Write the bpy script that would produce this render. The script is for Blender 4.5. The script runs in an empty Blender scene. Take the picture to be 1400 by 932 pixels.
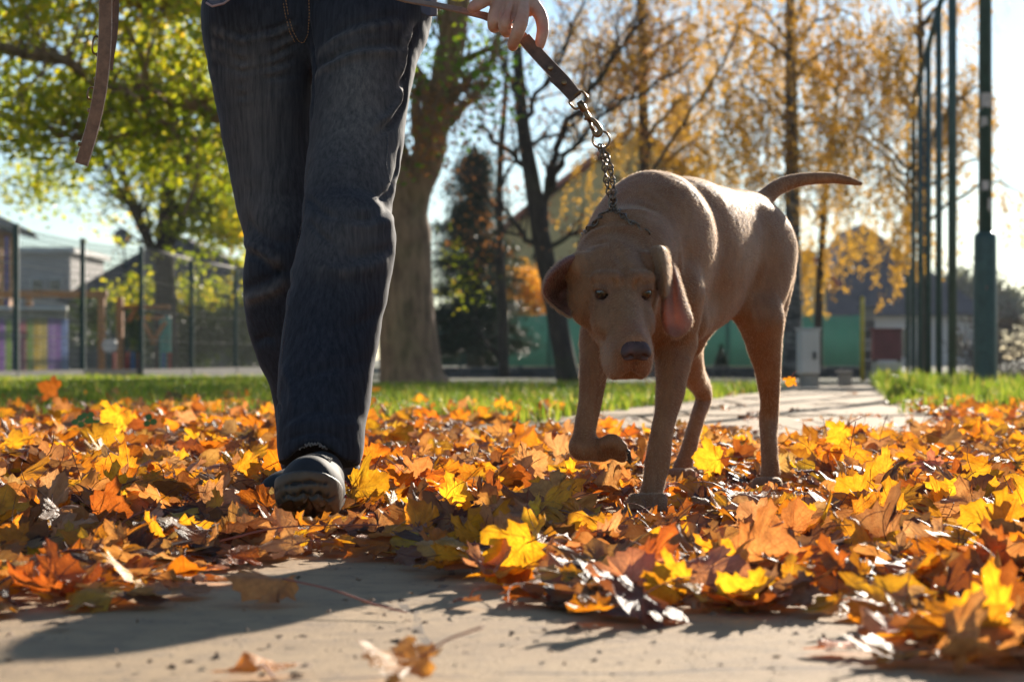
import bpy, math, random
import numpy as np
from mathutils import Vector, Matrix, noise as mnoise

random.seed(7); RS = np.random.RandomState(11)
SC = bpy.context.scene; COL = SC.collection
# ---------------------------------------------------------------- camera, sky, sun, exposure
FPX, YH, CX, H = 2722.0, 490.0, 700.0, 0.27      # focal length in photo pixels, horizon row, centre column, camera height
cam_d = bpy.data.cameras.new('camera'); cam = bpy.data.objects.new('camera', cam_d); COL.objects.link(cam)
cam.location = (0, 0, H); cam.rotation_euler = (math.radians(90), 0, 0)
cam_d.sensor_width = 36.0; cam_d.lens = FPX/1400*36.0
cam_d.shift_y = (YH-466)/1400.0
cam_d.clip_start = .05; cam_d.clip_end = 2000
cam_d.dof.use_dof = True; cam_d.dof.focus_distance = 3.35; cam_d.dof.aperture_fstop = 7.0
SC.camera = cam
SUN_AZ, SUN_EL = math.radians(21), math.radians(17.5)
w = bpy.data.worlds.new('World'); SC.world = w; w.use_nodes = True
nt = w.node_tree; bg = nt.nodes['Background']
sky = nt.nodes.new('ShaderNodeTexSky'); sky.sky_type = 'NISHITA'; sky.sun_disc = False
sky.sun_elevation = SUN_EL; sky.sun_rotation = SUN_AZ
sky.air_density = 1.0; sky.dust_density = .12; sky.ozone_density = 1.6
hs = nt.nodes.new('ShaderNodeHueSaturation'); hs.inputs['Saturation'].default_value = .92      # thin high haze: paler sky
mxs = nt.nodes.new('ShaderNodeMix'); mxs.data_type = 'RGBA'; mxs.blend_type = 'MULTIPLY'; mxs.inputs[0].default_value = 1.0; mxs.inputs[7].default_value = (.86, .955, 1.06, 1)
nt.links.new(sky.outputs[0], hs.inputs['Color']); nt.links.new(hs.outputs[0], mxs.inputs[6]); nt.links.new(mxs.outputs[2], bg.inputs[0]); bg.inputs[1].default_value = 0.062
sd = bpy.data.lights.new('sun', 'SUN'); sd.energy = 5.0; sd.angle = math.radians(.5); sd.color = (1, .90, .76)
so = bpy.data.objects.new('sun', sd); COL.objects.link(so)
SUNV = Vector((math.sin(SUN_AZ)*math.cos(SUN_EL), math.cos(SUN_AZ)*math.cos(SUN_EL), math.sin(SUN_EL)))
so.rotation_euler = SUNV.to_track_quat('Z', 'Y').to_euler(); so.location = SUNV*60
SC.view_settings.view_transform = 'Standard'; SC.view_settings.look = 'None'
SC.view_settings.exposure = 1.12; SC.view_settings.gamma = 1.0; SC.view_settings.use_curve_mapping = False
SC.render.engine = 'CYCLES'
SC.cycles.max_bounces = 8; SC.cycles.transparent_max_bounces = 8; SC.cycles.use_denoising = True

# ---------------------------------------------------------------- helpers
def P(px, py, d):
    return np.array([(px-CX)/FPX*d, d, H-(py-YH)/FPX*d])
def PV(px, py, d): return Vector(P(px, py, d))
def G(py): return H*FPX/(py-YH)          # distance of flat ground seen at a row
def tag(o, label=None, cat=None, group=None, kind=None):
    if label: o['label'] = label
    if cat: o['category'] = cat
    if group: o['group'] = group
    if kind: o['kind'] = kind
    return o
def empty(name, loc=(0, 0, 0), label=None, cat=None, group=None):
    o = bpy.data.objects.new(name, None); COL.objects.link(o); o.location = loc; o.empty_display_size = .1
    return tag(o, label, cat, group)
def link(name, me, parent=None, mat=None):
    o = bpy.data.objects.new(name, me); COL.objects.link(o)
    if mat is not None and not me.materials: me.materials.append(mat)
    if parent is not None:
        o.parent = parent
        o.matrix_parent_inverse = Matrix.Translation(-parent_loc(parent))
    return o
def parent_loc(p):
    v = Vector(p.location)
    return v + (parent_loc(p.parent) - PINV(p) if p.parent else Vector())
def PINV(p): return parent_loc(p.parent)
def npmesh(name, V, F, smooth=True, attrs=None):
    """V (n,3) ; F (m,k) ints all the same size."""
    V = np.asarray(V, np.float32); F = np.asarray(F, np.int32)
    me = bpy.data.meshes.new(name); m, k = F.shape
    me.vertices.add(len(V)); me.vertices.foreach_set('co', V.ravel())
    me.loops.add(m*k); me.loops.foreach_set('vertex_index', F.ravel())
    me.polygons.add(m); me.polygons.foreach_set('loop_start', np.arange(0, m*k, k, dtype=np.int32))
    if smooth: me.polygons.foreach_set('use_smooth', np.ones(m, bool))
    me.update(calc_edges=True)
    for nm, a in (attrs or {}).items():
        a = np.asarray(a, np.float32)
        if a.ndim == 1:
            at = me.attributes.new(nm, 'FLOAT', 'POINT'); at.data.foreach_set('value', a)
        elif a.shape[1] == 2:
            at = me.attributes.new(nm, 'FLOAT2', 'POINT'); at.data.foreach_set('vector', a.ravel())
        else:
            at = me.attributes.new(nm, 'FLOAT_COLOR', 'POINT'); at.data.foreach_set('color', np.hstack([a, np.ones((len(a), 1), np.float32)]).ravel())
    return me
class MB:
    def __init__(s): s.v = []; s.f = []
    def box(s, c, size, rz=0, R=None):
        R = R or Matrix.Rotation(rz, 3, 'Z'); c = Vector(c); n = len(s.v)
        for dx in (-.5, .5):
            for dy in (-.5, .5):
                for dz in (-.5, .5): s.v.append(tuple(c + R @ Vector((dx*size[0], dy*size[1], dz*size[2]))))
        s.f += [tuple(n+i for i in q) for q in ((0, 1, 3, 2), (4, 6, 7, 5), (0, 4, 5, 1), (2, 3, 7, 6), (0, 2, 6, 4), (1, 5, 7, 3))]
        return s
    def tube(s, pts, rad, n=8, cap=True, flat=None):
        pts = [Vector(p) for p in pts]; m = len(pts)
        if not hasattr(rad, '__len__'): rad = [rad]*m
        base = len(s.v); up = None
        for i, p in enumerate(pts):
            t = (pts[min(i+1, m-1)] - pts[max(i-1, 0)])
            if t.length < 1e-9: t = Vector((0, 0, 1))
            t.normalize()
            if up is None:
                a = Vector((1, 0, 0)) if abs(t.x) < .7 else Vector((0, 1, 0)); up = (a - t*a.dot(t)).normalized()
            else:
                up = up - t*up.dot(t); up = up.normalized() if up.length > 1e-6 else t.orthogonal().normalized()
            b = t.cross(up)
            for k in range(n):
                a = 2*math.pi*k/n
                s.v.append(tuple(p + (up*math.cos(a) + b*math.sin(a))*rad[i]))
        for i in range(m-1):
            for k in range(n):
                a0 = base+i*n+k; a1 = base+i*n+(k+1) % n
                s.f.append((a0, a1, a1+n, a0+n))
        if cap:
            s.f.append(tuple(base+k for k in range(n))[::-1]); s.f.append(tuple(base+(m-1)*n+k for k in range(n)))
        return s
    def loop(s, pts, r, n=6):
        """closed tube"""
        pts = [Vector(p) for p in pts]; m = len(pts); base = len(s.v)
        c = sum(pts, Vector())/m; nrm = (pts[0]-c).cross(pts[m//4]-c).normalized()
        for i, p in enumerate(pts):
            t = (pts[(i+1) % m]-pts[i-1]).normalized(); b = t.cross(nrm).normalized(); q = b.cross(t)
            for k in range(n):
                a = 2*math.pi*k/n; s.v.append(tuple(p + (b*math.cos(a)+q*math.sin(a))*r))
        for i in range(m):
            for k in range(n):
                s.f.append((base+i*n+k, base+i*n+(k+1) % n, base+((i+1) % m)*n+(k+1) % n, base+((i+1) % m)*n+k))
        return s
    def prism(s, poly, ext):
        """poly: 3D points, ext: vector"""
        n = len(s.v); m = len(poly); e = Vector(ext)
        s.v += [tuple(p) for p in poly] + [tuple(Vector(p)+e) for p in poly]
        s.f.append(tuple(range(n, n+m))[::-1]); s.f.append(tuple(range(n+m, n+2*m)))
        for i in range(m): s.f.append((n+i, n+(i+1) % m, n+m+(i+1) % m, n+m+i))
        return s
    def strip(s, pts, wv, thick):
        """ribbon: pts centreline, wv half width vectors, thickness vector(s)"""
        n = len(s.v); m = len(pts)
        for i, p in enumerate(pts):
            p = Vector(p); a = Vector(wv[i] if isinstance(wv, list) else wv)
            t = (Vector(pts[min(i+1, m-1)])-Vector(pts[max(i-1, 0)])).normalized()
            q = a.cross(t).normalized()*thick*.5
            s.v += [tuple(p-a-q), tuple(p+a-q), tuple(p+a+q), tuple(p-a+q)]
        for i in range(m-1):
            for k in range(4): s.f.append((n+4*i+k, n+4*i+(k+1) % 4, n+4*i+4+(k+1) % 4, n+4*i+4+k))
        s.f.append((n+3, n+2, n+1, n)); e = n+4*(m-1); s.f.append((e, e+1, e+2, e+3))
        return s
    def mesh(s, name, smooth=False):
        me = bpy.data.meshes.new(name); me.from_pydata(s.v, [], s.f); me.update()
        if smooth: me.polygons.foreach_set('use_smooth', [True]*len(me.polygons))
        return me
    def build(s, name, mat, parent=None, smooth=False, bevel=0):
        o = link(name, s.mesh(name, smooth), parent, mat)
        if bevel:
            b = o.modifiers.new('bevel', 'BEVEL'); b.width = bevel; b.segments = 2; b.limit_method = 'ANGLE'
        return o

# ---- implicit surfaces: smooth unions of tapered capsules and ellipsoids, meshed with surface nets
def smin(a, b, k):
    h = np.maximum(k-np.abs(a-b), 0)/k
    return np.minimum(a, b)-h*h*k*.25
class SDF:
    PAD = .045
    def __init__(s): s.p = []; s.cr = []
    def rc(s, a, b, ra, rb, k=.02, n=None, sc=1., op=1):
        a = np.array(a, float); b = np.array(b, float); R = max(ra, rb)*max(sc, 1)
        if n is not None: n = np.array(n, float); n = n/np.linalg.norm(n)
        def f(Q, a=a, b=b, ra=ra, rb=rb, n=n, sc=sc):
            ab = b-a; q = Q-a
            t = np.clip(q@ab/max(ab@ab, 1e-12), 0, 1)
            v = q-t[:, None]*ab
            if n is not None:
                c = v@n; v = v+(c/sc-c)[:, None]*n
            return (np.sqrt((v*v).sum(1))-(ra+(rb-ra)*t))*min(sc, 1)
        s.p.append((f, np.minimum(a, b)-R, np.maximum(a, b)+R, k, op)); return s
    def el(s, c, rad, ax=None, k=.02, op=1):
        c = np.array(c, float); rad = np.array(rad, float); ax = np.eye(3) if ax is None else np.array(ax, float)
        def f(Q, c=c, rad=rad, ax=ax):
            q = (Q-c)@ax.T; k0 = np.sqrt(((q/rad)**2).sum(1)); k1 = np.sqrt(((q/rad**2)**2).sum(1))
            return k0*(k0-1)/np.maximum(k1, 1e-9)
        e = np.sqrt(((ax*rad[:, None])**2).sum(0))
        s.p.append((f, c-e, c+e, k, op)); return s
    def chain(s, pts, k=.02, sub=4, op=1):
        """pts: (point, radius) list -> one smooth tapered limb"""
        C = np.array([list(p)+[r] for p, r in pts], float); C = np.vstack([2*C[0]-C[1], C, 2*C[-1]-C[-2]]); o = []
        for i in range(1, len(C)-2):
            for j in range(sub):
                t = j/sub; a, b, c, e = C[i-1], C[i], C[i+1], C[i+2]
                o.append(.5*(2*b+(c-a)*t+(2*a-5*b+4*c-e)*t*t+(3*b-a-3*c+e)*t**3))
        o.append(C[-2]); o = np.array(o)
        def f(Q, o=o):
            D = np.full(len(Q), 9.)
            for a, b in zip(o, o[1:]):
                ab = b[:3]-a[:3]; q = Q-a[:3]; t = np.clip(q@ab/max(ab@ab, 1e-12), 0, 1)
                D = np.minimum(D, np.linalg.norm(q-t[:, None]*ab, axis=1)-(a[3]+(b[3]-a[3])*t))
            return D
        R = o[:, 3].max(); s.p.append((f, o[:, :3].min(0)-R, o[:, :3].max(0)+R, k, op)); return s
    def crease(s, pts, amp, width, steps=1):
        s.cr.append((np.array(pts, float), amp, width)); return s
    def ev(s, Q):
        D = np.full(len(Q), .2)
        for f, lo, hi, k, op in s.p:
            e = k+s.PAD
            m = np.flatnonzero(((Q > lo-e) & (Q < hi+e)).all(1))
            if not len(m): continue
            d = f(Q[m])
            if op > 0: D[m] = smin(D[m], d, k)
            else: D[m] = -smin(-D[m], d, k)
        return D
    def disp(s, Q):
        o = np.zeros(len(Q))
        for pts, amp, wd in s.cr:
            lo = pts.min(0)-3*wd; hi = pts.max(0)+3*wd
            m = np.flatnonzero(((Q > lo) & (Q < hi)).all(1))
            if not len(m): continue
            q = Q[m]; best = np.full(len(m), 9.); tb = np.zeros(len(m)); n = len(pts)-1
            for i in range(n):
                a, b = pts[i], pts[i+1]; ab = b-a
                t = np.clip((q-a)@ab/max(ab@ab, 1e-12), 0, 1)
                d = np.sqrt(((q-a-t[:, None]*ab)**2).sum(1)); u = d < best
                best[u] = d[u]; tb[u] = (i+t[u])/n
            fade = np.clip(np.minimum(tb, 1-tb)*5, 0, 1)*.85+.15
            o[m] += amp*np.exp(-(best/wd)**2)*fade
        return o
    def mesh(s, h, extra=None, rel=1):
        lo = np.min([p[1] for p in s.p if p[4] > 0], 0)-3*h; hi = np.max([p[2] for p in s.p if p[4] > 0], 0)+3*h
        B = 8; nb = np.ceil((hi-lo)/(h*B)).astype(int)+1; N = nb*B+1
        ci = np.stack(np.meshgrid(*[np.arange(n) for n in nb], indexing='ij'), -1).reshape(-1, 3)
        cd = s.ev(lo+(ci+.5)*B*h); rad = B*h*.87
        act = np.abs(cd) < min(rad*1.6+.006, .19)
        F = np.repeat(np.repeat(np.repeat(cd.reshape(nb), B, 0), B, 1), B, 2).astype(np.float32)
        F = np.pad(F, ((0, 1),)*3, mode='edge')
        M = np.zeros(N, bool)
        for b in ci[act]:
            i, j, k = b*B; M[i:i+B+1, j:j+B+1, k:k+B+1] = True
        idx = np.argwhere(M)
        vals = np.empty(len(idx), np.float32)
        for c in range(0, len(idx), 400000): vals[c:c+400000] = s.ev(lo+idx[c:c+400000]*h)
        F[M] = vals; del M
        S = F < 0
        C = np.zeros(np.array(F.shape)-1, np.int8)
        for dx in (0, 1):
            for dy in (0, 1):
                for dz in (0, 1): C += S[dx:dx+C.shape[0], dy:dy+C.shape[1], dz:dz+C.shape[2]]
        cells = np.argwhere((C > 0) & (C < 8)); VI = np.full(C.shape, -1, np.int32)
        VI[cells[:, 0], cells[:, 1], cells[:, 2]] = np.arange(len(cells))
        acc = np.zeros((len(cells), 3)); cnt = np.zeros(len(cells))
        cor = [np.array(c) for c in ((0,0,0),(1,0,0),(0,1,0),(1,1,0),(0,0,1),(1,0,1),(0,1,1),(1,1,1))]
        fv = [F[tuple((cells+c).T)] for c in cor]
        for i, j in ((0,1),(2,3),(4,5),(6,7),(0,2),(1,3),(4,6),(5,7),(0,4),(1,5),(2,6),(3,7)):
            m = (fv[i] < 0) != (fv[j] < 0); t = fv[i][m]/(fv[i][m]-fv[j][m])
            acc[m] += cor[i]+(cor[j]-cor[i])*t[:, None]; cnt[m] += 1
        V = lo+(cells+acc/np.maximum(cnt, 1)[:, None])*h
        Q = []
        for ax in range(3):
            o1, o2 = [(1, 2), (2, 0), (0, 1)][ax]
            sl0 = [slice(1, -1)]*3; sl1 = [slice(1, -1)]*3; sl0[ax] = slice(0, -1); sl1[ax] = slice(1, None)
            A = S[tuple(sl0)]; Bm = S[tuple(sl1)]
            e = np.argwhere(A != Bm); fl = A[tuple(e.T)]
            off = np.array([1, 1, 1]); off[ax] = 0; e = e+off
            d1 = np.zeros(3, int); d1[o1] = 1; d2 = np.zeros(3, int); d2[o2] = 1
            q = np.stack([VI[tuple((e-d1-d2).T)], VI[tuple((e-d2).T)], VI[tuple(e.T)], VI[tuple((e-d1).T)]], 1)
            q[~fl] = q[~fl][:, ::-1]; Q.append(q)
        Q = np.vstack(Q); Q = Q[(Q >= 0).all(1)]
        for _ in range(2):
            g = s.grad(V); V = V-(s.ev(V)[:, None])*g*.9
        for _ in range(rel):       # light relaxation, evens the quads
            A = np.zeros_like(V); c = np.zeros(len(V))
            for i in range(4):
                j = (i+1) % 4
                np.add.at(A, Q[:, i], V[Q[:, j]]); np.add.at(A, Q[:, j], V[Q[:, i]])
                np.add.at(c, Q[:, i], 1); np.add.at(c, Q[:, j], 1)
            V = V*.5+.5*A/np.maximum(c, 1)[:, None]
        g = s.grad(V)
        V = V-s.disp(V)[:, None]*g
        if extra is not None: V = V+extra(V, g)[:, None]*g
        return V, Q, g
    def grad(s, V, e=.002):
        g = np.stack([s.ev(V+np.eye(3)[i]*e)-s.ev(V-np.eye(3)[i]*e) for i in range(3)], 1)
        return g/np.maximum(np.linalg.norm(g, axis=1), 1e-9)[:, None]
def vnoise(Q, scale, seed=0):
    """smooth value noise, vectorised"""
    X = Q*scale+seed*17.3; I = np.floor(X).astype(np.int64); f = X-I; f = f*f*(3-2*f)
    def hsh(a, b, c):
        n = (a*73856093) ^ (b*19349663) ^ (c*83492791) ^ (seed*2654435); n = (n ^ (n >> 13))*1274126177
        return ((n ^ (n >> 16)) & 0xffff)/65535.
    o = 0
    for dx in (0, 1):
        for dy in (0, 1):
            for dz in (0, 1):
                wgt = (f[:, 0] if dx else 1-f[:, 0])*(f[:, 1] if dy else 1-f[:, 1])*(f[:, 2] if dz else 1-f[:, 2])
                o = o+wgt*hsh(I[:, 0]+dx, I[:, 1]+dy, I[:, 2]+dz)
    return o*2-1
def near(V, pts, r):
    o = np.zeros(len(V))
    for p in pts: o = np.maximum(o, np.exp(-((V-np.array(p))**2).sum(1)/r**2))
    return o

# ---------------------------------------------------------------- materials
class NT:
    def __init__(s, name):
        s.m = bpy.data.materials.new(name); s.m.use_nodes = True; s.t = s.m.node_tree
        s.b = s.t.nodes['Principled BSDF']; s.out = s.t.nodes['Material Output']
    def n(s, ty, **kw):
        nd = s.t.nodes.new('ShaderNode'+ty)
        for k, v in kw.items():
            if k.startswith('_'): setattr(nd, k[1:], v)
            else: s.set(nd, k.replace('__', ' '), v)
        return nd
    def set(s, nd, key, v):
        inp = nd.inputs[int(key[1:]) if key[0] == 'i' and key[1:].isdigit() else key]
        if hasattr(v, 'is_output'): s.t.links.new(v, inp)
        else: inp.default_value = v
    def noise(s, scale, detail=4, rough=.55, vec=None, dist=0):
        nd = s.n('TexNoise', Scale=scale, Detail=detail, Roughness=rough, Distortion=dist)
        if vec is not None: s.set(nd, 'Vector', vec)
        return nd.outputs[0]
    def obj(s, scale=None):
        c = s.n('TexCoord').outputs['Object']
        if scale: c = s.n('Mapping', Vector=c, Scale=scale).outputs[0]
        return c
    def ramp(s, fac, stops):
        r = s.n('ValToRGB', Fac=fac); el = r.color_ramp.elements
        while len(el) < len(stops): el.new(.5)
        for e, (p, c) in zip(el, stops): e.position = p; e.color = (*c, 1) if len(c) == 3 else c
        return r.outputs[0]
    def mix(s, fac, a, b, mode='MIX'):
        m = s.n('Mix', _data_type='RGBA', _blend_type=mode)
        for k, v in ((0, fac), (6, a), (7, b)):
            if hasattr(v, 'is_output'): s.t.links.new(v, m.inputs[k])
            else: m.inputs[k].default_value = ((*v, 1) if isinstance(v, tuple) and len(v) == 3 else v)
        return m.outputs[2]
    def math(s, op, a, b=None, c=None, clamp=False):
        m = s.n('Math', _operation=op, _use_clamp=clamp)
        for i, v in enumerate((a, b, c)):
            if v is None: continue
            if hasattr(v, 'is_output'): s.t.links.new(v, m.inputs[i])
            else: m.inputs[i].default_value = v
        return m.outputs[0]
    def bump(s, h, strength=.3, dist=.01):
        b = s.n('Bump', Height=h, Strength=strength, Distance=dist); s.set(s.b, 'Normal', b.outputs[0]); return b.outputs[0]
    def base(s, c, rough=None, **kw):
        s.set(s.b, 'Base Color', (*c, 1) if isinstance(c, tuple) and len(c) == 3 else c)
        if rough is not None: s.set(s.b, 'Roughness', rough)
        for k, v in kw.items(): s.set(s.b, k.replace('_', ' '), v)
        return s
    def translucent(s, col, fac, normal=None):
        tr = s.n('BsdfTranslucent', Color=col)
        if normal is not None: s.set(tr, 'Normal', normal)
        mx = s.n('MixShader', i0=fac); s.t.links.new(s.b.outputs[0], mx.inputs[1]); s.t.links.new(tr.outputs[0], mx.inputs[2])
        s.t.links.new(mx.outputs[0], s.out.inputs[0])
def simple(name, c, rough=.6, var=.25, scale=8, bump=.15, metal=0, bscale=40, dist=.004, stretch=None):
    t = NT(name); o = t.obj(stretch)
    n = t.noise(scale, 5, .6, o)
    dk = tuple(x*(1-var) for x in c); lt = tuple(min(1, x*(1+var)) for x in c)
    t.base(t.ramp(n, [(.3, dk), (.7, lt)]), rough, Metallic=metal)
    if bump: t.bump(t.noise(bscale, 5, .6, o), bump, dist)
    return t.m
# ---------------------------------------------------------------- ground, path, lawn
XL = lambda Y: .50+.25*(Y-9.9); XR = lambda Y: 2.17+.17*(Y-11.7)
t = NT('soil'); o = t.obj(); n1 = t.noise(3, 8, .6, o); n2 = t.noise(60, 5, .6, o)
c = t.ramp(n1, [(.3, (.050, .060, .020)), (.7, (.095, .10, .035))]); c = t.mix(t.math('MULTIPLY', n2, .5), c, (.07, .05, .03))
t.base(c, .95); t.bump(n2, .6, .02); MSOIL = t.m
m = MB(); m.v = [(-400, -30, -.02), (400, -30, -.02), (400, 700, -.02), (-400, 700, -.02)]; m.f = [(0, 1, 2, 3)]
tag(m.build('ground', MSOIL), kind='structure')
t = NT('path_surface'); o = t.obj(); n1 = t.noise(2.2, 7, .6, o); n2 = t.noise(190, 5, .7, o); n3 = t.noise(22, 6, .65, o)
c = t.ramp(n1, [(.3, (.40, .255, .128)), (.7, (.52, .350, .180))]); c = t.mix(t.math('MULTIPLY', t.math('SUBTRACT', n3, .46, clamp=True), 2.4, clamp=True), c, (.20, .135, .08))
vo = t.n('TexVoronoi', Vector=o, Scale=48).outputs['Distance']; speck = t.math('LESS_THAN', vo, .13)
c = t.mix(t.math('MULTIPLY', speck, t.math('GREATER_THAN', n3, .52)), c, (.12, .08, .05)); c = t.mix(t.math('MULTIPLY', n2, .35), c, t.mix(1.0, c, (.62, .58, .54), 'MULTIPLY'))
dk2 = t.noise(6, 5, .6, o); c = t.mix(t.math('MULTIPLY', t.math('SUBTRACT', dk2, .55, clamp=True), 2.6, clamp=True), c, (.25, .165, .095))
ck = t.n('TexVoronoi', _feature='DISTANCE_TO_EDGE', Vector=t.mix(.12, o, t.n('TexNoise', Vector=o, Scale=3.).outputs[1]), Scale=1.1).outputs['Distance']
t.base(c, .86); crk = t.math('MULTIPLY', t.math('LESS_THAN', ck, .0045), t.math('GREATER_THAN', n3, .45)); t.base(t.mix(t.math('MULTIPLY', crk, .7), c, (.07, .045, .03)), .86); hh = t.mix(.5, n2, n3); t.bump(hh, .8, .005); MPATH = t.m
m = MB(); vs = []; rows = 60
for i in range(rows+1):
    Y = .6+(6.0-.6)*i/rows
    for k in range(41):
        X = -2.1+(1.9+2.1)*k/40+.0*Y; vs.append((X, Y, -.004+.004*mnoise.noise(Vector((X*1.7, Y*1.7, 0)))))
m.v = vs; m.f = [(i*41+k, i*41+k+1, (i+1)*41+k+1, (i+1)*41+k) for i in range(rows) for k in range(40)]
PATH = tag(m.build('path', MPATH, None, True), kind='structure')
rr = random.Random(9); Y = 6.02; r_ = 0
slab = {}
while Y < 16.6:
    L_ = 1.15; x0, x1 = XL(Y+.5)-.35, XR(Y+.5)+.35; n = 3
    for k in range(n):
        w_ = (x1-x0)/n; m = MB()
        m.box((x0+w_*(k+.5)+rr.uniform(-.01, .01), Y+L_/2, -.03+rr.uniform(-.004, .004)), (w_-.022, L_-.03, .06))
        sl = m.build('paving_slab', MPATH, PATH, bevel=.006)
    Y += L_; r_ += 1
kb = MB(); kb.box((2.0, 16.78, .0), (3.6, .14, .05)); tag(kb.build('kerb', simple('kerb_concrete', (.30, .26, .21), .9)), kind='structure')
ov = MB(); ov.v = [(-3, 17.0, .0), (14, 17.0, .0), (14, 19.6, .0), (-3, 19.6, .0)]; ov.f = [(0, 1, 2, 3)]
tag(ov.build('cross_path', MPATH), kind='structure')

# grass blades
def grass(name, pts, hgt, seed, label, mat, width=.0022):
    r = np.random.RandomState(seed); n = len(pts); a = r.rand(n)*6.28; L = hgt*(.45+.9*r.rand(n))
    if np.ndim(hgt) == 0: pass
    b = np.stack([np.cos(a), np.sin(a), a*0], 1); ln = r.rand(n)[:, None]*.75+.1; W = np.stack([-np.sin(a+1.5*r.randn(n)*.3), np.cos(a), a*0], 1)*width*(.7+.8*r.rand(n))[:, None]*(1+pts[:, 1:2]/14)
    z = np.array([0, 0, 1.]); L = L[:, None]
    p0 = pts; p1 = pts+z*L*.55+b*ln*L*.22; p2 = pts+z*L*(1-.35*ln)+b*ln*L*.85
    vs = np.stack([p0-W, p0+W, p1+W*.85, p1-W*.85, p2], 1).reshape(-1, 3); i = np.arange(n)[:, None]*5
    F = np.vstack([i+[0, 1, 2], i+[0, 2, 3], i+[3, 2, 4]]); tone = np.repeat(r.rand(n), 5)
    o = link(name, npmesh(name, vs, F, False, {'tone': tone}), None, mat); tag(o, label, 'grass', kind='stuff'); return o
t = NT('grass_blade'); tn_ = t.n('Attribute', _attribute_name='tone').outputs['Fac']
c = t.ramp(tn_, [(.0, (.060, .110, .014)), (.55, (.115, .175, .022)), (.85, (.20, .23, .035)), (1, (.38, .30, .11))]); t.base(c, .5, Specular_IOR_Level=.4)
t.translucent(t.mix(1.0, c, (2.1, 1.95, 1.1), 'MULTIPLY'), .55); MGR = t.m
r = np.random.RandomState(3); n = 150000
Y = 7.5+(24-7.5)*r.rand(n)**.85; X = -.36*Y-.6+r.rand(n)*(.72*Y+1.2)
keep = (X < XL(Y)-.05+.10*vnoise(np.stack([X, Y, Y*0], 1), 3, 1)) & (Y > 8.2+.0*X) & (Y < 24)
keep &= ~((X > -.1*Y) & (Y > 16.5+2*r.rand(n)))
p_ = np.stack([X, Y, X*0-.015], 1)[keep]
grass('lawn_grass', p_, .098*(1+.35*vnoise(p_, 1.2, 2)), 5, 'bright green lawn grass beyond the fallen leaves, left of the path', MGR)
n = 42000; Y = 9.4+(24-9.4)*r.rand(n)**1.1; X = XR(Y)+.05+r.rand(n)**1.2*(2.2+.12*Y)
p_ = np.stack([X, Y, X*0-.015], 1); nz = vnoise(p_, 1.6, 4); keep = (nz > -.45) & (r.rand(n) < np.clip((Y-9.2)/2.2+.35*nz, 0, 1)); p_ = p_[keep]; nz = nz[keep]
grass('verge_grass', p_, .105*(1+.8*nz)*np.clip(1.25-(p_[:, 0]-XR(p_[:, 1]))*.25, .5, 1.3), 6, 'longer green grass round the foot of the lamp post, right of the path', MGR, .0022)

# ---------------------------------------------------------------- maple leaves
half = [(.10, -.05), (.30, -.14), (.34, -.03), (.53, .0), (.45, .10), (.50, .15), (.45, .19), (.57, .26), (.70, .26), (.74, .38), (.85, .48), (.74, .52), (.66, .62), (.56, .56), (.42, .50), (.40, .63), (.44, .74), (.30, .76), (.24, .88), (.12, .90)]
OUT = np.array([(0, 0)]+half+[(0, 1.03)]+[(-x, y) for x, y in half[::-1]])
def leaf_template(seed, rings, curl=None):
    r = np.random.RandomState(seed); out = OUT*np.array([1+r.randn()*.06, 1+r.randn()*.06])+r.randn(len(OUT), 2)*.018; out[0] = 0
    c = np.array([0, .16]); n = len(out); P2 = [c]; E = [0.]
    for k in rings: P2 += list(c+(out-c)*k); E += [k]*n
    P2 = np.array(P2); E = np.array(E); F = [(0, 1+(i+1) % n, 1+i) for i in range(n)]
    for j in range(len(rings)-1):
        a, b_ = 1+j*n, 1+(j+1)*n
        for i in range(n):
            i2 = (i+1) % n; F += [(a+i, a+i2, b_+i2), (a+i, b_+i2, b_+i)]
    x, y = P2[:, 0], P2[:, 1]-.35; rad = np.sqrt(x*x+y*y); ang = np.arctan2(x, P2[:, 1])
    z = .05*np.cos(ang*6+r.rand()*1)*rad + r.uniform(-.35, .45)*rad**2*(curl if curl else 1) + .07*vnoise(np.stack([x, y, x*0+seed], 1), 3.2, seed)*(1+rad) + .022*vnoise(np.stack([x, y, x*0+seed], 1), 8, seed+1)
    z += -abs(r.randn())*.16*np.abs(x)
    V = np.stack([x, y, z], 1)
    for _ in range(r.randint(1, 3)):          # roll up round one axis
        th = r.rand()*math.pi; kap = r.uniform(-1.5, 1.8)*(curl if curl else 1); ax = np.array([math.cos(th), math.sin(th)]); s_ = V[:, :2]@ax; q = V[:, :2]-s_[:, None]*ax
        kap = kap if abs(kap) > .2 else .2; R_ = 1/kap; a = s_*kap
        V = np.concatenate([q+ax*((R_-V[:, 2])*np.sin(a))[:, None], (R_-(R_-V[:, 2])*np.cos(a))[:, None]], 1)
    V[:, 1] += .1; L = len(V); 
    # petiole
    if r.rand() < .75 or curl:
        b0 = V[1]; d0 = V[1]-V[0]; d0 /= max(np.linalg.norm(d0), 1e-6); w_ = .013; ln = r.uniform(.6, 1.1); bend = r.uniform(-.5, .5); S = []
        for i in range(5):
            u = i/4; cpt = b0+d0*ln*u+np.array([bend*u*u, 0, .12*math.sin(u*3)]); 
            for k in range(3): S.append(cpt+np.array([math.cos(k*2.1)*w_, 0, math.sin(k*2.1)*w_]))
        S = np.array(S); n0 = len(V); V = np.vstack([V, S])
        for i in range(4):
            for k in range(3):
                a, b_ = n0+i*3+k, n0+i*3+(k+1) % 3; F += [(a, b_, b_+3), (a, b_+3, a+3)]
    lv = np.zeros((len(V), 2)); lv[:L] = P2; lv[L:] = (0, -1); e = np.ones(len(V)); e[:L] = E; st = np.zeros(len(V)); st[L:] = 1
    return V, np.array(F), lv, e, st
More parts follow.
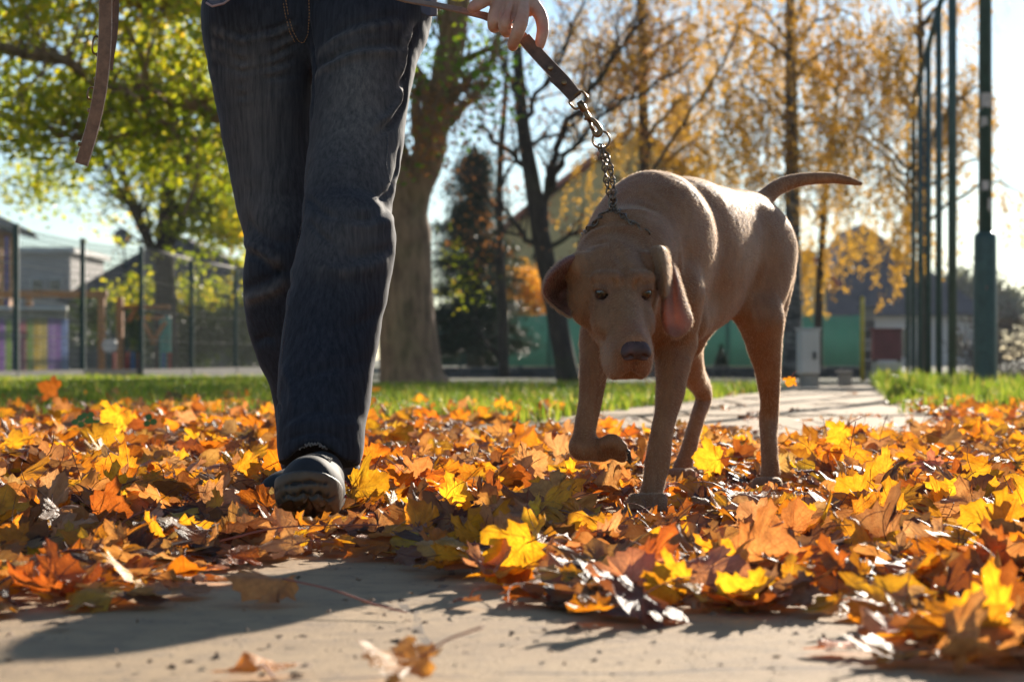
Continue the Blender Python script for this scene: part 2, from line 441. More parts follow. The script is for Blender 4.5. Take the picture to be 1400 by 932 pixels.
T_HI = [leaf_template(100+i, (.3, .55, .8, 1.), c) for i, c in enumerate([None]*2+[.22]*5+[.45]*5+[.85]*4)]
T_MD = [leaf_template(200+i, (.5, 1.), c) for i, c in enumerate([None]*2+[.25]*4+[.6]*6+[1.]*5+[1.4]*2)]
def oval_template(seed, cv):
    rr_ = np.random.RandomState(seed); n_ = 16; a = np.linspace(0, 2*math.pi, n_, endpoint=False); rad = np.stack([np.sin(a)*.40*(1+.15*np.cos(a)), -np.cos(a)*.52+.5], 1)+rr_.randn(n_, 2)*.012; rad[0] = 0; rad[n_//2, 1] += .14
    P2 = np.vstack([[0, .5], (rad-[0, .5])*.5+[0, .5], rad]); E = np.array([0.]+[.5]*n_+[1.]*n_); F = [(0, 1+(i+1) % n_, 1+i) for i in range(n_)]
    for i in range(n_): i2 = (i+1) % n_; F += [(1+i, 1+i2, 1+n_+i2), (1+i, 1+n_+i2, 1+n_+i)]
    x, y = P2[:, 0], P2[:, 1]-.5; z = -abs(rr_.randn())*.35*np.abs(x)+rr_.uniform(-.5, .9)*cv*(x*x+y*y)+.06*vnoise(np.stack([x, y, x*0+seed], 1), 4, seed)
    return np.stack([x, y, z], 1), np.array(F), P2.copy(), E, E*0
T_OV = [oval_template(400+i, c) for i, c in enumerate([.4, .8, 1.4, 2., .6, 1.])]
T_LO = [leaf_template(300+i, (1.,), c) for i, c in enumerate([None]*2+[.3]*5+[.8]*5)]
def leaf_mat(name, src):
    t = NT(name)
    col = t.n('ObjectInfo').outputs['Color'] if src == 'object' else t.n('Attribute', _attribute_name='col').outputs['Color']
    uv = t.n('Attribute', _attribute_name='luv').outputs['Vector']; ed = t.n('Attribute', _attribute_name='edge').outputs['Fac']; st = t.n('Attribute', _attribute_name='stalk').outputs['Fac']
    s = t.n('SeparateXYZ', Vector=uv); x, y = s.outputs[0], s.outputs[1]; ax = t.math('ABSOLUTE', x); m_ = None
    for a in (0, 61, 92, 24, 40, 78):
        a0 = math.radians(a); dx, dy = math.sin(a0), math.cos(a0); o0 = 0 if a in (0, 61, 92) else .28
        yy = t.math('SUBTRACT', y, o0) if o0 else y
        dd = t.math('ABSOLUTE', t.math('SUBTRACT', t.math('MULTIPLY', ax, dy), t.math('MULTIPLY', yy, dx)))
        if o0: dd = t.math('ADD', t.math('MULTIPLY', dd, 1.7), .004)
        m_ = dd if m_ is None else t.math('MINIMUM', m_, dd)
    vein = t.math('SUBTRACT', 1.0, t.math('DIVIDE', m_, .020), clamp=True)
    w_ = t.obj((1, 1, 1)) if src == 'attr' else uv
    k = 1 if src == 'object' else 14
    big = t.noise(2.4*k, 4, .6, w_); fine = t.noise(26*k, 4, .65, w_); vor = t.n('TexVoronoi', _feature='DISTANCE_TO_EDGE', Vector=w_, Scale=11*k).outputs['Distance']
    net = t.math('SUBTRACT', 1.0, t.math('DIVIDE', vor, .09), clamp=True)
    dark = t.mix(1.0, col, (.50, .34, .26), 'MULTIPLY')
    c = t.mix(t.math('MULTIPLY', t.math('SUBTRACT', big, .42, clamp=True), 3.2, clamp=True), col, dark)
    e2 = t.math('MULTIPLY', t.math('POWER', ed, 6.0), t.math('MULTIPLY', fine, 1.1)); c = t.mix(t.math('MULTIPLY', e2, .75, clamp=True), c, t.mix(1.0, col, (.42, .22, .15), 'MULTIPLY'))
    c = t.mix(t.math('MULTIPLY', net, .22), c, t.mix(1.0, col, (.55, .42, .3), 'MULTIPLY'))
    spot = t.math('GREATER_THAN', fine, .68); c = t.mix(t.math('MULTIPLY', spot, .6), c, t.mix(1.0, col, (.3, .18, .12), 'MULTIPLY'))
    cv = t.mix(t.math('MULTIPLY', vein, .5), c, t.mix(.6, col, (.40, .22, .10))); cv = t.mix(st, cv, (.30, .085, .05))
    t.base(cv, .50, Specular_IOR_Level=.42, Sheen_Weight=.1)
    nb = t.bump(t.mix(.5, t.math('ADD', fine, t.math('MULTIPLY', vein, 1.2)), net), .5, .0022 if src == 'attr' else .0022)
    ct = t.mix(1.0, t.mix(t.math('MULTIPLY', vein, .65), c, t.mix(1.0, col, (.45, .25, .15), 'MULTIPLY')), (1.75, 1.35, .75), 'MULTIPLY'); ct = t.mix(st, ct, (.05, .01, .01))
    t.translucent(ct, .46, nb)
    return t.m
MLO, MLA = leaf_mat('fallen_leaf_coloured', 'object'), leaf_mat('fallen_leaf_mass', 'attr')
PAL = [('yellow', (.80, .49, .040)), ('golden', (.74, .37, .035)), ('orange', (.62, .245, .025)), ('rusty', (.38, .135, .03)), ('tan', (.50, .29, .12)), ('pale brown', (.55, .36, .20)), ('brown', (.24, .125, .055)), ('dark brown', (.105, .052, .03))]
PW = np.array([.19, .20, .12, .08, .21, .13, .05, .02]); PW /= PW.sum()
bx_ = np.array([0, 120, 230, 330, 420, 500, 600, 680, 760, 860, 960, 1060, 1150, 1220, 1300, 1400]); by_ = np.array([806, 800, 782, 770, 752, 748, 772, 786, 812, 838, 830, 832, 850, 872, 895, 915])
def Yb(px_): return H*FPX/(np.interp(px_, bx_, by_)-YH)
r = np.random.RandomState(21)
def scatter(n, y0, y1, pw=1.):
    Y = y0+(y1-y0)*r.rand(n)**pw; X = (-.31*Y-.35)+r.rand(n)*(.62*Y+.7)
    return X, Y
N_ = 25000; X, Y = scatter(N_, 1.75, 17, 1.0)
w_all = (.62*Y+.7); dens = np.where(Y < 4.5, 1., np.where(Y < 9, .85, .6))
acc = r.rand(N_) < dens*1.0
pxx = CX+X/Y*FPX; Q3 = np.stack([X, Y, X*0], 1)
edge_d = (Y+.15+np.where(pxx < 350, .10, 0)-Yb(np.clip(pxx, -200, 1600)))/.55+.35*vnoise(Q3, 4, 3)
acc &= (edge_d > 0) & (r.rand(N_) < np.clip(edge_d*2.2+.15, 0, 1))
onpath = (X > XL(Y)-.10) & (X < XR(Y)+.15+.2*vnoise(Q3, 2, 5)) & (Y > 6.1+.9*vnoise(Q3, 1.5, 7)); acc &= ~onpath | (r.rand(N_) < .035)
far = np.where(pxx < 420, 13.0, np.where(pxx < 900, 10.2, 12.)); fd = (far-Y)/2.5+.5*vnoise(Q3, 1.3, 9); acc &= (r.rand(N_) < np.clip(fd+.12, .045, 1))
X, Y, pxx, edge_d = X[acc], Y[acc], pxx[acc], edge_d[acc]; n = len(X); Q3 = np.stack([X, Y, X*0], 1)
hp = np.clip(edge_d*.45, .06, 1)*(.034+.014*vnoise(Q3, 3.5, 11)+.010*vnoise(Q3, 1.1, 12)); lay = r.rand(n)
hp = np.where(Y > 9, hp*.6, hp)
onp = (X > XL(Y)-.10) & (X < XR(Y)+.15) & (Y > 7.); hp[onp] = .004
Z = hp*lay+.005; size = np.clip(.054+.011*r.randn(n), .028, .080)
tilt = np.abs(r.randn(n))*.36+np.where(Y < 6, .12, .04); up = (r.rand(n) < .09) & (lay > .35); tilt[up] = r.uniform(.8, 1.45, up.sum()); tilt[onp] *= .3
tilt *= np.clip(edge_d*1.6+.3, .45, 1); Z += np.sin(np.minimum(tilt, 1.5))*size*.42
az = r.rand(n)*6.28; ta = r.rand(n)*6.28
bi = r.rand(n) < .6; ta[bi] = r.normal(0, .8, bi.sum()); ta[up] = r.normal(0, .55, up.sum())+math.pi*(r.rand(up.sum()) < .5)
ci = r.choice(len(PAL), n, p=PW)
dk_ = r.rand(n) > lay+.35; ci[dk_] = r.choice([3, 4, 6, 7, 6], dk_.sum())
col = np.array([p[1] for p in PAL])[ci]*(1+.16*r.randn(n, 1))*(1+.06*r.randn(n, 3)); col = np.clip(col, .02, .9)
feet = [P(889, 690, 3.48), P(1052, 668, 4.05), P(930, 654, 4.28), P(428, 700, 3.2), P(420, 695, 3.5), P(450, 690, 3.62), P(380, 695, 3.45), P(425, 690, 3.05)]
for i, f in enumerate(feet):
    dd = np.hypot(X-f[0], Y-f[1]); rad_ = .055 if i < 3 else .085; s_ = dd < rad_; Z[s_] *= .25; tilt[s_] *= .3
    fr_ = (dd < .13) & (Y < f[1]-.02); Z[fr_] = np.minimum(Z[fr_], .03)
pxx = CX+X/Y*FPX
for (xa, xb, yf, ym) in ((852, 924, 3.50, 700), (1026, 1080, 4.06, 672), (900, 962, 4.28, 654), (772, 868, 3.9, 640), (345, 506, 3.25, 703), (500, 780, 3.4, 640), (960, 1030, 3.9, 620), (150, 345, 3.3, 610)):
    top_ = H-(ym-YH)/FPX*Y; hw = size/Y*FPX*.95; s_ = (pxx+hw > xa) & (pxx-hw < xb) & (Y < yf) & (Z+np.sin(np.minimum(tilt, 1.5))*size*.55 > top_)
    rm_ = np.clip(top_-.012, .004, .2); tilt[s_] = np.arcsin(np.clip(rm_[s_]/size[s_], .03, .95)); Z[s_] = np.clip(top_[s_]*.45, .005, .05); up[s_] = False
def rotm(az, ta, tl):
    ca, sa = np.cos(az), np.sin(az); R0 = np.zeros((len(az), 3, 3)); R0[:, 0, 0] = ca; R0[:, 0, 1] = -sa; R0[:, 1, 0] = sa; R0[:, 1, 1] = ca; R0[:, 2, 2] = 1
    kx, ky = np.cos(ta), np.sin(ta); c, s = np.cos(tl), np.sin(tl); R1 = np.zeros_like(R0)
    R1[:, 0, 0] = c+kx*kx*(1-c); R1[:, 0, 1] = kx*ky*(1-c); R1[:, 0, 2] = ky*s; R1[:, 1, 0] = kx*ky*(1-c); R1[:, 1, 1] = c+ky*ky*(1-c); R1[:, 1, 2] = -kx*s; R1[:, 2, 0] = -ky*s; R1[:, 2, 1] = kx*s; R1[:, 2, 2] = c
    return R1@R0
flip = r.rand(n) < .45; RM = rotm(az, ta, tilt); RM[flip] = RM[flip]@np.diag([1., -1, -1])
pyy = YH+(H-Z)/Y*FPX
vis = (pxx > 12) & (pxx < 1388) & (pyy < 925)
hid = ((pxx > 380) & (pxx < 505) & (Y > 3.2) & (pyy < 700)) | ((pxx > 865) & (pxx < 910) & (Y > 3.6) & (pyy < 700))
score = size/Y*np.where(vis & ~hid, 1, 0)*(.35+lay+.6*up); pick = np.argsort(-score)[:282]
ind = np.zeros(n, bool); ind[pick] = True
print('leaves', n)
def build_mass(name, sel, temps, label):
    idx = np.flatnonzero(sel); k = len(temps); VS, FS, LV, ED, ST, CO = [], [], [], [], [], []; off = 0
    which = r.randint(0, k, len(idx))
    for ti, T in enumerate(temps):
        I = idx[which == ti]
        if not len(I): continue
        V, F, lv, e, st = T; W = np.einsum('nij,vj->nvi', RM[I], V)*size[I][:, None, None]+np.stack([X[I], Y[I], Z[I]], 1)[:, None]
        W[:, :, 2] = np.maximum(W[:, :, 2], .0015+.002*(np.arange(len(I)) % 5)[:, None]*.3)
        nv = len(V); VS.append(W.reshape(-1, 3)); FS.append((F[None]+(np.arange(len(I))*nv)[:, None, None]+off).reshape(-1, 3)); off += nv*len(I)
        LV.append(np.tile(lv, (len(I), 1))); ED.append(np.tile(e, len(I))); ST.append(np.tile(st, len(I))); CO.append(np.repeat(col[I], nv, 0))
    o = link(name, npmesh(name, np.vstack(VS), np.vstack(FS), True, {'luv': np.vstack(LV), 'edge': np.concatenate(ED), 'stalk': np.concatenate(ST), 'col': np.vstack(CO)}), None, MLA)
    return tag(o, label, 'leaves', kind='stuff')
ov = (r.rand(n) < .24) & ~ind & (Y < 6.5); size[ov] *= .85
build_mass('small_fallen_leaves', ov, T_OV, 'small oval yellow and brown leaves mixed into the maple leaf carpet')
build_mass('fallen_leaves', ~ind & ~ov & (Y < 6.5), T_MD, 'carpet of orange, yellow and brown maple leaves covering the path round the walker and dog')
build_mass('far_fallen_leaves', ~ind & (Y >= 6.5), T_LO, 'thinner scatter of orange leaves over the lawn and slabs further back')
def mk_leaf_mesh(T, nm='maple_leaf'):
    V, F, lv, e, st = T; me = npmesh(nm, V, F, True, {'luv': lv, 'edge': e, 'stalk': st}); me.materials.append(MLO); return me
HI = [mk_leaf_mesh(T) for T in T_HI]
LAND = [('the front trainer', (425, 700)), ("the dog's planted forepaw", (887, 695)), ("the dog's raised forepaw", (830, 632)), ("the dog's nearer hind paw", (1052, 672)), ("the dog's far hind paw", (930, 660)), ('the tall yellow leaf', (158, 567)), ('the big glowing leaf', (1372, 735)), ('the upright golden leaf', (1160, 622)), ('the red-stalked path leaf', (385, 822)), ('the crumpled path leaf', (640, 825)), ('the rolled brown leaf', (1140, 715)), ('the bottom right corner', (1400, 932)), ('the bright left-edge leaf', (90, 622))]
ORD = ['nearest to', 'second nearest to', 'third nearest to', 'fourth nearest to', 'fifth nearest to', 'sixth nearest to', 'seventh nearest to', 'eighth nearest to', 'ninth nearest to', 'tenth nearest to', 'eleventh nearest to', 'twelfth nearest to', 'thirteenth nearest to', 'fourteenth nearest to', 'fifteenth nearest to', 'sixteenth nearest to']
LEAFREC = []
for i in pick:
    kk = r.randint(0, len(HI)); o = bpy.data.objects.new('maple_leaf', HI[kk]); COL.objects.link(o)
    z0 = (RM[i]@T_HI[kk][0].T)[2].min()*size[i]; zz = max(Z[i], .004-z0*.55)
    o.matrix_world = Matrix.Translation((X[i], Y[i], zz)) @ Matrix(RM[i].tolist()).to_4x4() @ Matrix.Scale(size[i], 4)
    o.color = (*[float(c) for c in col[i]], 1); LEAFREC.append((o, ci[i], up[i], pxx[i], YH+(H-zz)/Y[i]*FPX))
byk = {}
for o, cc, u_, x_, y_ in LEAFREC:
    ds = [(math.hypot(x_-a[0], y_-a[1]), k) for k, (nm, a) in enumerate(LAND)]; dmin, k = min(ds)
    byk.setdefault((cc, bool(u_), k), []).append((dmin, o))
for (cc, u_, k), L_ in byk.items():
    for q, (dm, o) in enumerate(sorted(L_, key=lambda z: z[0])):
        tag(o, f"{PAL[cc][0]} maple leaf {'standing on edge' if u_ else 'lying'}, {ORD[min(q, 15)]} {LAND[k][1 if 0 else 0]}", 'leaf', 'fallen maple leaves')
# leaves that stand out
def hero(px_, py, d_, sz, colr, seed, az_, tl, ta_, label, curl=.3, stalk=None, z=None):
    V, F, lv, e, st = leaf_template(seed, (.25, .45, .65, .85, 1.), curl); k = st > .5; nv = (~k).sum()
    Fl = F[(F < nv).all(1)]; R_ = rotm(np.array([az_]), np.array([ta_]), np.array([tl]))[0]; p = P(px_, py, d_)
    if z is not None: p[2] = z
    h_ = empty('maple_leaf', tuple(p), label, 'leaf', 'fallen maple leaves')
    W = (V[:nv]@R_.T)*sz+p
    W[:, 2] = np.maximum(W[:, 2], .004)
    me = npmesh('blade', W, Fl, True, {'luv': lv[:nv]*1.0, 'edge': e[:nv], 'stalk': st[:nv]}); me.materials.append(MLO); b_ = link('blade', me, h_); b_.color = (*colr, 1)
    base = W[1]; dr = (W[1]-W[0]); dr /= np.linalg.norm(dr); s_ = stalk if stalk is not None else base+dr*sz*.9
    q = [base, base*.6+np.array(s_)*.4+np.array([0, 0, .004]), base*.25+np.array(s_)*.75+np.array([0, 0, .002]), np.array(s_)]
    q = [np.array([a[0], a[1], max(a[2], .004)]) for a in q]
    MB().tube(spl_(q), .0011, 6).build('stalk', MSTALK, h_, True); return h_
def spl_(pts, sub=4):
    C = np.array(pts, float); C = np.vstack([2*C[0]-C[1], C, 2*C[-1]-C[-2]]); o = []
    for i in range(1, len(C)-2):
        for k in range(sub):
            t = k/sub; a, b_, c, e = C[i-1], C[i], C[i+1], C[i+2]
            o.append(.5*(2*b_+(c-a)*t+(2*a-5*b_+4*c-e)*t*t+(3*b_-a-3*c+e)*t**3))
    o.append(C[-2]); return o
MSTALK = simple('leaf_stalk', (.34, .09, .05), .5, .3, 60)
Y1, O1, O2, T1, B1 = (.78, .52, .04), (.68, .34, .03), (.60, .22, .022), (.46, .26, .12), (.22, .10, .045)
U = math.pi
hero(158, 568, 5.6, .066, Y1, 11, 1.2, 1.35, U*1.0, 'tall bright yellow leaf standing upright in the leaves at left', .2)
hero(88, 622, 4.4, .066, Y1, 12, .5, 1.1, U*.9, 'bright yellow leaf tilted up near the left edge', .25)
hero(72, 530, 8.3, .085, (.55, .19, .03), 13, 2.2, 1.2, U*1.1, 'orange-brown leaf raised against the grass at far left', .5)
hero(1160, 622, 4.2, .072, O1, 14, .2, 1.30, U*1.0, 'large golden leaf standing upright right of the dog', .2)
hero(1150, 590, 4.6, .055, Y1, 15, 1.0, 1.2, U*1.05, 'small yellow leaf rising behind the upright golden leaf', .25)
hero(1376, 730, 2.95, .062, O1, 16, 5.9, 1.30, U*1.0, 'big glowing orange leaf standing at the right edge', .15)
hero(1340, 640, 3.9, .070, (.60, .33, .03), 17, 1.1, 1.0, U*1.05, 'golden-brown leaf propped up at right above the glowing leaf', .3)
hero(376, 824, 2.20, .062, (.70, .36, .13), 18, 1.75, .42, .1, 'flat tan leaf with a long red stalk lying on the path in front', .35, stalk=P(556, 841, 2.09), z=.028)
hero(612, 776, 2.55, .060, (.66, .40, .10), 19, 1.4, .38, .2, 'flat golden-tan leaf lying on the path below the walker', .35, z=.026)
hero(640, 827, 2.18, .030, (.20, .10, .055), 20, .4, .5, U, 'small crumpled dark brown leaf lying alone on the path', 1.2, z=.010)
hero(1143, 712, 3.15, .062, (.26, .10, .04), 21, 1.3, 1.25, U*.8, 'rolled dark brown leaf standing on edge at right', 1.0)
hero(1262, 740, 2.95, .046, (.34, .12, .035), 22, 2.3, .8, U*1.1, 'curled rusty brown leaf left of the glowing leaf', .9)
hero(350, 926, 1.70, .048, O1, 23, .4, .25, 0, 'blurred orange leaf cut off by the bottom edge, left of two', .6, z=.008)
hero(560, 929, 1.68, .068, (.66, .40, .10), 24, 1.5, .22, 0, 'blurred tan leaf cut off by the bottom edge, right of two', .5, z=.016)
hero(1330, 915, 1.74, .058, (.55, .30, .12), 25, 2.6, .4, U, 'curled tan leaf at the bottom right corner', .7, z=.012)
hero(1370, 852, 2.05, .060, (.66, .42, .05), 26, .8, .35, U, 'yellow-brown leaf lying at the right edge above the corner', .5)
hero(1265, 825, 2.25, .064, (.58, .27, .07), 27, 1.7, .25, U, 'broad orange-tan leaf at the front of the pile, right', .4, z=.03)
hero(905, 822, 2.22, .060, (.40, .22, .11), 28, 1.2, .2, U, 'tan leaf at the front edge of the pile below the dog', .5, z=.014)
hero(800, 826, 2.19, .052, (.24, .12, .06), 29, 2.1, .35, U, 'dark brown folded leaf at the front edge of the pile', .8, z=.012)
hero(1010, 780, 2.55, .070, (.52, .26, .09), 30, .9, .3, U*1.1, 'broad tan-orange leaf sloping down to the path below the dog', .4, z=.03)
hero(250, 715, 3.25, .068, (.30, .13, .05), 31, 2.0, .45, U*1.1, 'brown leaf with spread lobes left of the front trainer', .3, z=.06)
hero(155, 770, 2.75, .066, (.48, .26, .11), 32, 1.1, .55, U*1.15, 'curled tan leaf facing the path at left', .8, z=.035)
hero(60, 787, 2.42, .066, (.56, .34, .15), 33, 1.9, .40, .1, 'broad pale tan leaf at the left end of the pile', .4, z=.028)
hero(395, 773, 2.62, .058, (.60, .38, .18), 34, 1.5, .38, -.2, 'pale tan leaf on the path just below the front trainer', .3, z=.024)
hero(905, 715, 3.2, .056, Y1, 35, .9, .30, U*1.1, "bright yellow leaf in front of the dog's planted forepaw", .3)
hero(700, 672, 3.75, .058, Y1, 36, .5, .8, U, 'bright yellow leaf midway between the trainer and the dog', .3)
hero(975, 628, 4.2, .062, Y1, 37, 1.4, 1.2, U*.95, "yellow leaf standing beside the dog's far hind paw", .3)
hero(507, 655, 3.5, .045, Y1, 38, .4, 1.3, U, 'small yellow leaf standing right behind the front trainer', .2)
hf_ = hero(1081, 519, 5.0, .026, O1, 39, .7, 1.2, U*1.1, "small orange leaf caught in mid-air behind the dog's hind leg", .5)
# crumbs on the bare path
m = MB(); rr = random.Random(12); CV, CF = [], []
for i in range(330):
    y_ = rr.uniform(1.62, 3.2) if i < 230 else rr.uniform(7, 13); x_ = rr.uniform(-.28, .28)*y_*1.0 if i < 230 else rr.uniform(XL(y_), XR(y_))
    s_ = rr.uniform(.0012, .006)*(1 if rr.random() < .85 else 2.2); a = rr.random()*6.28; n0 = len(m.v)
    for k in range(6):
        q = a+k*math.pi/3; rad = s_*rr.uniform(.5, 1.15)*(1.6 if k % 3 == 0 else .8); m.v.append((x_+math.cos(q)*rad, y_+math.sin(q)*rad, .0012+rr.random()*.0035))
    m.v.append((x_, y_, .004+rr.random()*.003)); m.f += [(n0+k, n0+(k+1) % 6, n0+6) for k in range(6)]
tag(m.build('leaf_crumbs', simple('crumbs', (.22, .13, .07), .9, .7, 60)), 'small dark crumbs of leaf and grit on the bare path', 'debris', kind='stuff')
m = MB()
for (a, b_) in (((300, 765), (520, 757)), ((1175, 735), (1230, 700)), ((1290, 768), (1235, 742))):
    pa, pb = P(*a, H*FPX/(a[1]-YH)*.98), P(*b_, H*FPX/(b_[1]-YH)*.98); pa[2] = .03; pb[2] = .045
    tw = empty('twig', tuple(pa), 'thin reddish twig lying over the leaves '+('near the front trainer' if a[0] < 600 else 'at right, above the other twig' if a[1] < 740 else 'at right, nearer the camera'), 'twig')
    MB().tube(spl_([pa, pa*.6+pb*.4+np.array([0, 0, .01]), pb]), [.0016]*4+[.0012]*4+[.001], 6).build('stem', MSTALK, tw, True)
# grit on the bare path
gr_ = np.random.RandomState(77); n_ = 2600; gy = 1.6+1.5*gr_.rand(n_); gx = (gr_.rand(n_)-.5)*.62*gy; gs = .0006+.0013*gr_.rand(n_)**3
ov_ = np.array([[1, 0, 0], [-1, 0, 0], [0, 1, 0], [0, -1, 0], [0, 0, .8]]); GV = np.stack([gx, gy, gx*0+.0005], 1)[:, None]+ov_[None]*gs[:, None, None]*(1+.5*gr_.randn(n_, 5, 1)); gi = np.arange(n_)[:, None]*5
GF_ = np.vstack([gi+[0, 2, 4], gi+[2, 1, 4], gi+[1, 3, 4], gi+[3, 0, 4]])
tag(link('grit', npmesh('grit', GV.reshape(-1, 3), GF_, False), None, simple('grit_stone', (.30, .22, .14), .9, .5, 300)), 'fine grit scattered over the bare path', 'grit', kind='stuff')
# clover
CLV = empty('clover', tuple(P(118, 578, 5.7)), 'small green clover sprig among the leaves at left', 'plant')
mc = simple('clover_green', (.06, .17, .03), .6)
for (x, y) in ((108, 576), (128, 579), (205, 575), (120, 570)):
    p = P(x, y, 5.65); m = MB()
    for k in range(3):
        a = k*2.09+x; n0 = len(m.v); c0 = p+np.array([math.cos(a)*.011, -.003, math.sin(a)*.011]); m.v += [tuple(c0+np.array([math.cos(q)*.011, math.sin(q)*.004, math.sin(q)*.010])) for q in np.linspace(0, 5.24, 6)]; m.f.append(tuple(range(n0, n0+6)))
    m.build('leaflet', mc, CLV)
# ---------------------------------------------------------------- background: fences, posts, houses
MGP = simple('dark_green_paint', (.022, .060, .050), .45, .25, 12, .1); MGP2 = simple('post_green', (.030, .068, .056), .5, .3, 9, .12)
MCON = simple('concrete', (.26, .235, .20), .9, .25, 5, .3)
# tall posts of the ball court, right
def rowx(py0, py1): pass
POSTS = []
for i in range(6):
    d_ = 18.4+i*2.75; x_ = 1160+(1302-1160)*18.4/d_; POSTS.append((x_, d_))
for i, (x_, d_) in enumerate(POSTS):
    b_ = P(x_, 0, d_); e = empty('court_post', (b_[0], b_[1], 0), f"tall dark green court fence post, {['nearest of the row', 'second of the row', 'third of the row', 'fourth of the row', 'fifth of the row', 'farthest of the row'][i]}", 'post', 'court fence posts')
    htop = 5.4 if i == 0 else 4.02
    MB().tube([(b_[0], b_[1], -.1), (b_[0], b_[1], htop-.05)], .041 if i == 0 else .036, 12).build('shaft', MGP2, e, True)
    MB().tube([(b_[0], b_[1], htop-.05), (b_[0], b_[1], htop+.01)], [.046, .020], 12).build('cap', MGP2, e, True)
    MB().box((b_[0], b_[1], -.005), (.16, .16, .03)).build('foot_plate', MGP2, e)
rl = empty('court_rail', (POSTS[0][1]*0+P(POSTS[0][0], 0, POSTS[0][1])[0], POSTS[0][1], 4.0), 'dark green top rail slanting along the court posts', 'rail')
a0, a1 = P(POSTS[1][0], 0, POSTS[1][1]), P(POSTS[-1][0], 0, POSTS[-1][1])
MB().tube([(a0[0], a0[1]-.1, 4.05), (a1[0], a1[1]+.1, 4.05)], .034, 10).build('rail_tube', MGP2, rl, True)
# lamp post
lp = P(1347, 0, 16.6); LP_ = empty('lamp_post', (lp[0], lp[1], 0), 'thick green painted lamp post with a wider base and torn stickers', 'lamp post')
MB().tube([(lp[0], lp[1], -.05), (lp[0], lp[1], .02), (lp[0], lp[1], 1.27), (lp[0], lp[1], 1.30), (lp[0], lp[1], 1.325)], [.098, .098, .092, .088, .060], 24).build('base_sleeve', MGP, LP_, True)
MB().tube([(lp[0], lp[1], 1.3), (lp[0], lp[1], 7.0)], [.056, .045], 20).build('shaft', MGP, LP_, True)
MB().tube([(lp[0], lp[1], 7.0), (lp[0]-.05, lp[1]-.2, 7.25), (lp[0]-.1, lp[1]-.9, 7.35)], [.045, .04, .035], 12).build('arm', MGP, LP_, True)
MB().box((lp[0]-.12, lp[1]-1.2, 7.33), (.22, .6, .12)).build('lamp_head', MCON, LP_, bevel=.03)
MB().box((lp[0]-.047, lp[1]-.086, .70), (.07, .02, .75)).build('access_door', MGP2, LP_, bevel=.004)
def sticker(zc, h_, a0, a1, colr, name, R_=.0575, seed=1):
    rs = random.Random(seed); m = MB(); n_ = 10
    for i in range(n_+1):
        a = a0+(a1-a0)*i/n_; x, y = lp[0]+math.sin(a)*R_, lp[1]-math.cos(a)*R_
        m.v += [(x, y, zc-h_/2+rs.uniform(0, h_*.35)), (x, y, zc+h_/2-rs.uniform(0, h_*.1))]
    m.f = [(2*i, 2*i+2, 2*i+3, 2*i+1) for i in range(n_)]
    return m.build(name, simple(name+'_paper', colr, .8, .25, 60), LP_, True)
zz = lambda y: H-(y-YH)/FPX*16.6
sticker(zz(140), .16, -.9, 1.1, (.55, .44, .38), 'torn_sticker', seed=2); sticker(zz(168), .10, -.9, .1, (.52, .42, .36), 'torn_sticker', seed=3)
sticker(zz(255), .10, -.7, .3, (.60, .48, .42), 'torn_sticker', seed=4); sticker(zz(282), .14, .1, .8, (.58, .45, .38), 'torn_sticker', seed=5)
sticker(zz(395), .055, -.75, -.1, (.50, .06, .03), 'red_sticker', R_=.0925+.0022, seed=6)
# left mesh fence
FP = [(22, 24.5, 308), (113, 27.0, 328), (193, 28.6, 338), (262, 31.2, 356), (322, 34.0, 367), (372, 36.6, 374), (415, 39.4, 381)]
FEN = empty('mesh_fence', tuple(P(22, 0, 24.5)*np.array([1, 1, 0])), 'green wire mesh playground fence with dark posts at left', 'fence')
wires = simple('fence_wire', (.018, .032, .026), .95); MRAIL = simple('galvanised', (.20, .19, .17), .85, .2, 20)
def ftop(d_, y): return H-(y-YH)/FPX*d_
for i, (x_, d_, yt) in enumerate(FP):
    b_ = P(x_, 0, d_); MB().box((b_[0], b_[1], ftop(d_, yt)/2), (.07, .06, ftop(d_, yt)), .1).build('post', MGP, FEN, bevel=.006)
    MB().box((b_[0], b_[1], ftop(d_, yt)+.01), (.08, .07, .02), .1).build('post_cap', MGP, FEN)
MDKC = simple('dark_concrete', (.10, .095, .085), .9, .25, 5, .3)  # darker concrete for the kick boards
ext = [(-150, 20.5, 270)]+FP
for (xa, da, ya), (xb, db, yb) in zip(ext, ext[1:]):
    A, B = P(xa, 0, da), P(xb, 0, db); za, zb = ftop(da, ya)-.06, ftop(db, yb)-.06; m = MB(); n_ = 26
    for k in range(1, n_):
        u = k/n_; q = A+(B-A)*u; zt = za+(zb-za)*u; m.box((q[0], q[1], zt/2+.04), (.008, .008, zt-.06))
    dv = Vector((B[0]-A[0], B[1]-A[1], 0)); L_ = dv.length; an = math.atan2(dv.y, dv.x)
    for k in range(21):
        f_ = .05+k/20*.95; p0, p1 = Vector((A[0], A[1], za*f_+.02)), Vector((B[0], B[1], zb*f_+.02)); m.tube([p0, p1], .0035 if k % 5 else .006, 4)
    m.build('mesh_panel', wires, FEN)
    MB().box(((A[0]+B[0])/2, (A[1]+B[1])/2, .02), (L_, .06, .20), an).build('kick_board', MDKC, FEN)
    if xa >= 170: MB().tube([(A[0], A[1], za+.07), (B[0], B[1], zb+.07)], .015, 8).build('top_rail', MRAIL, FEN, True)
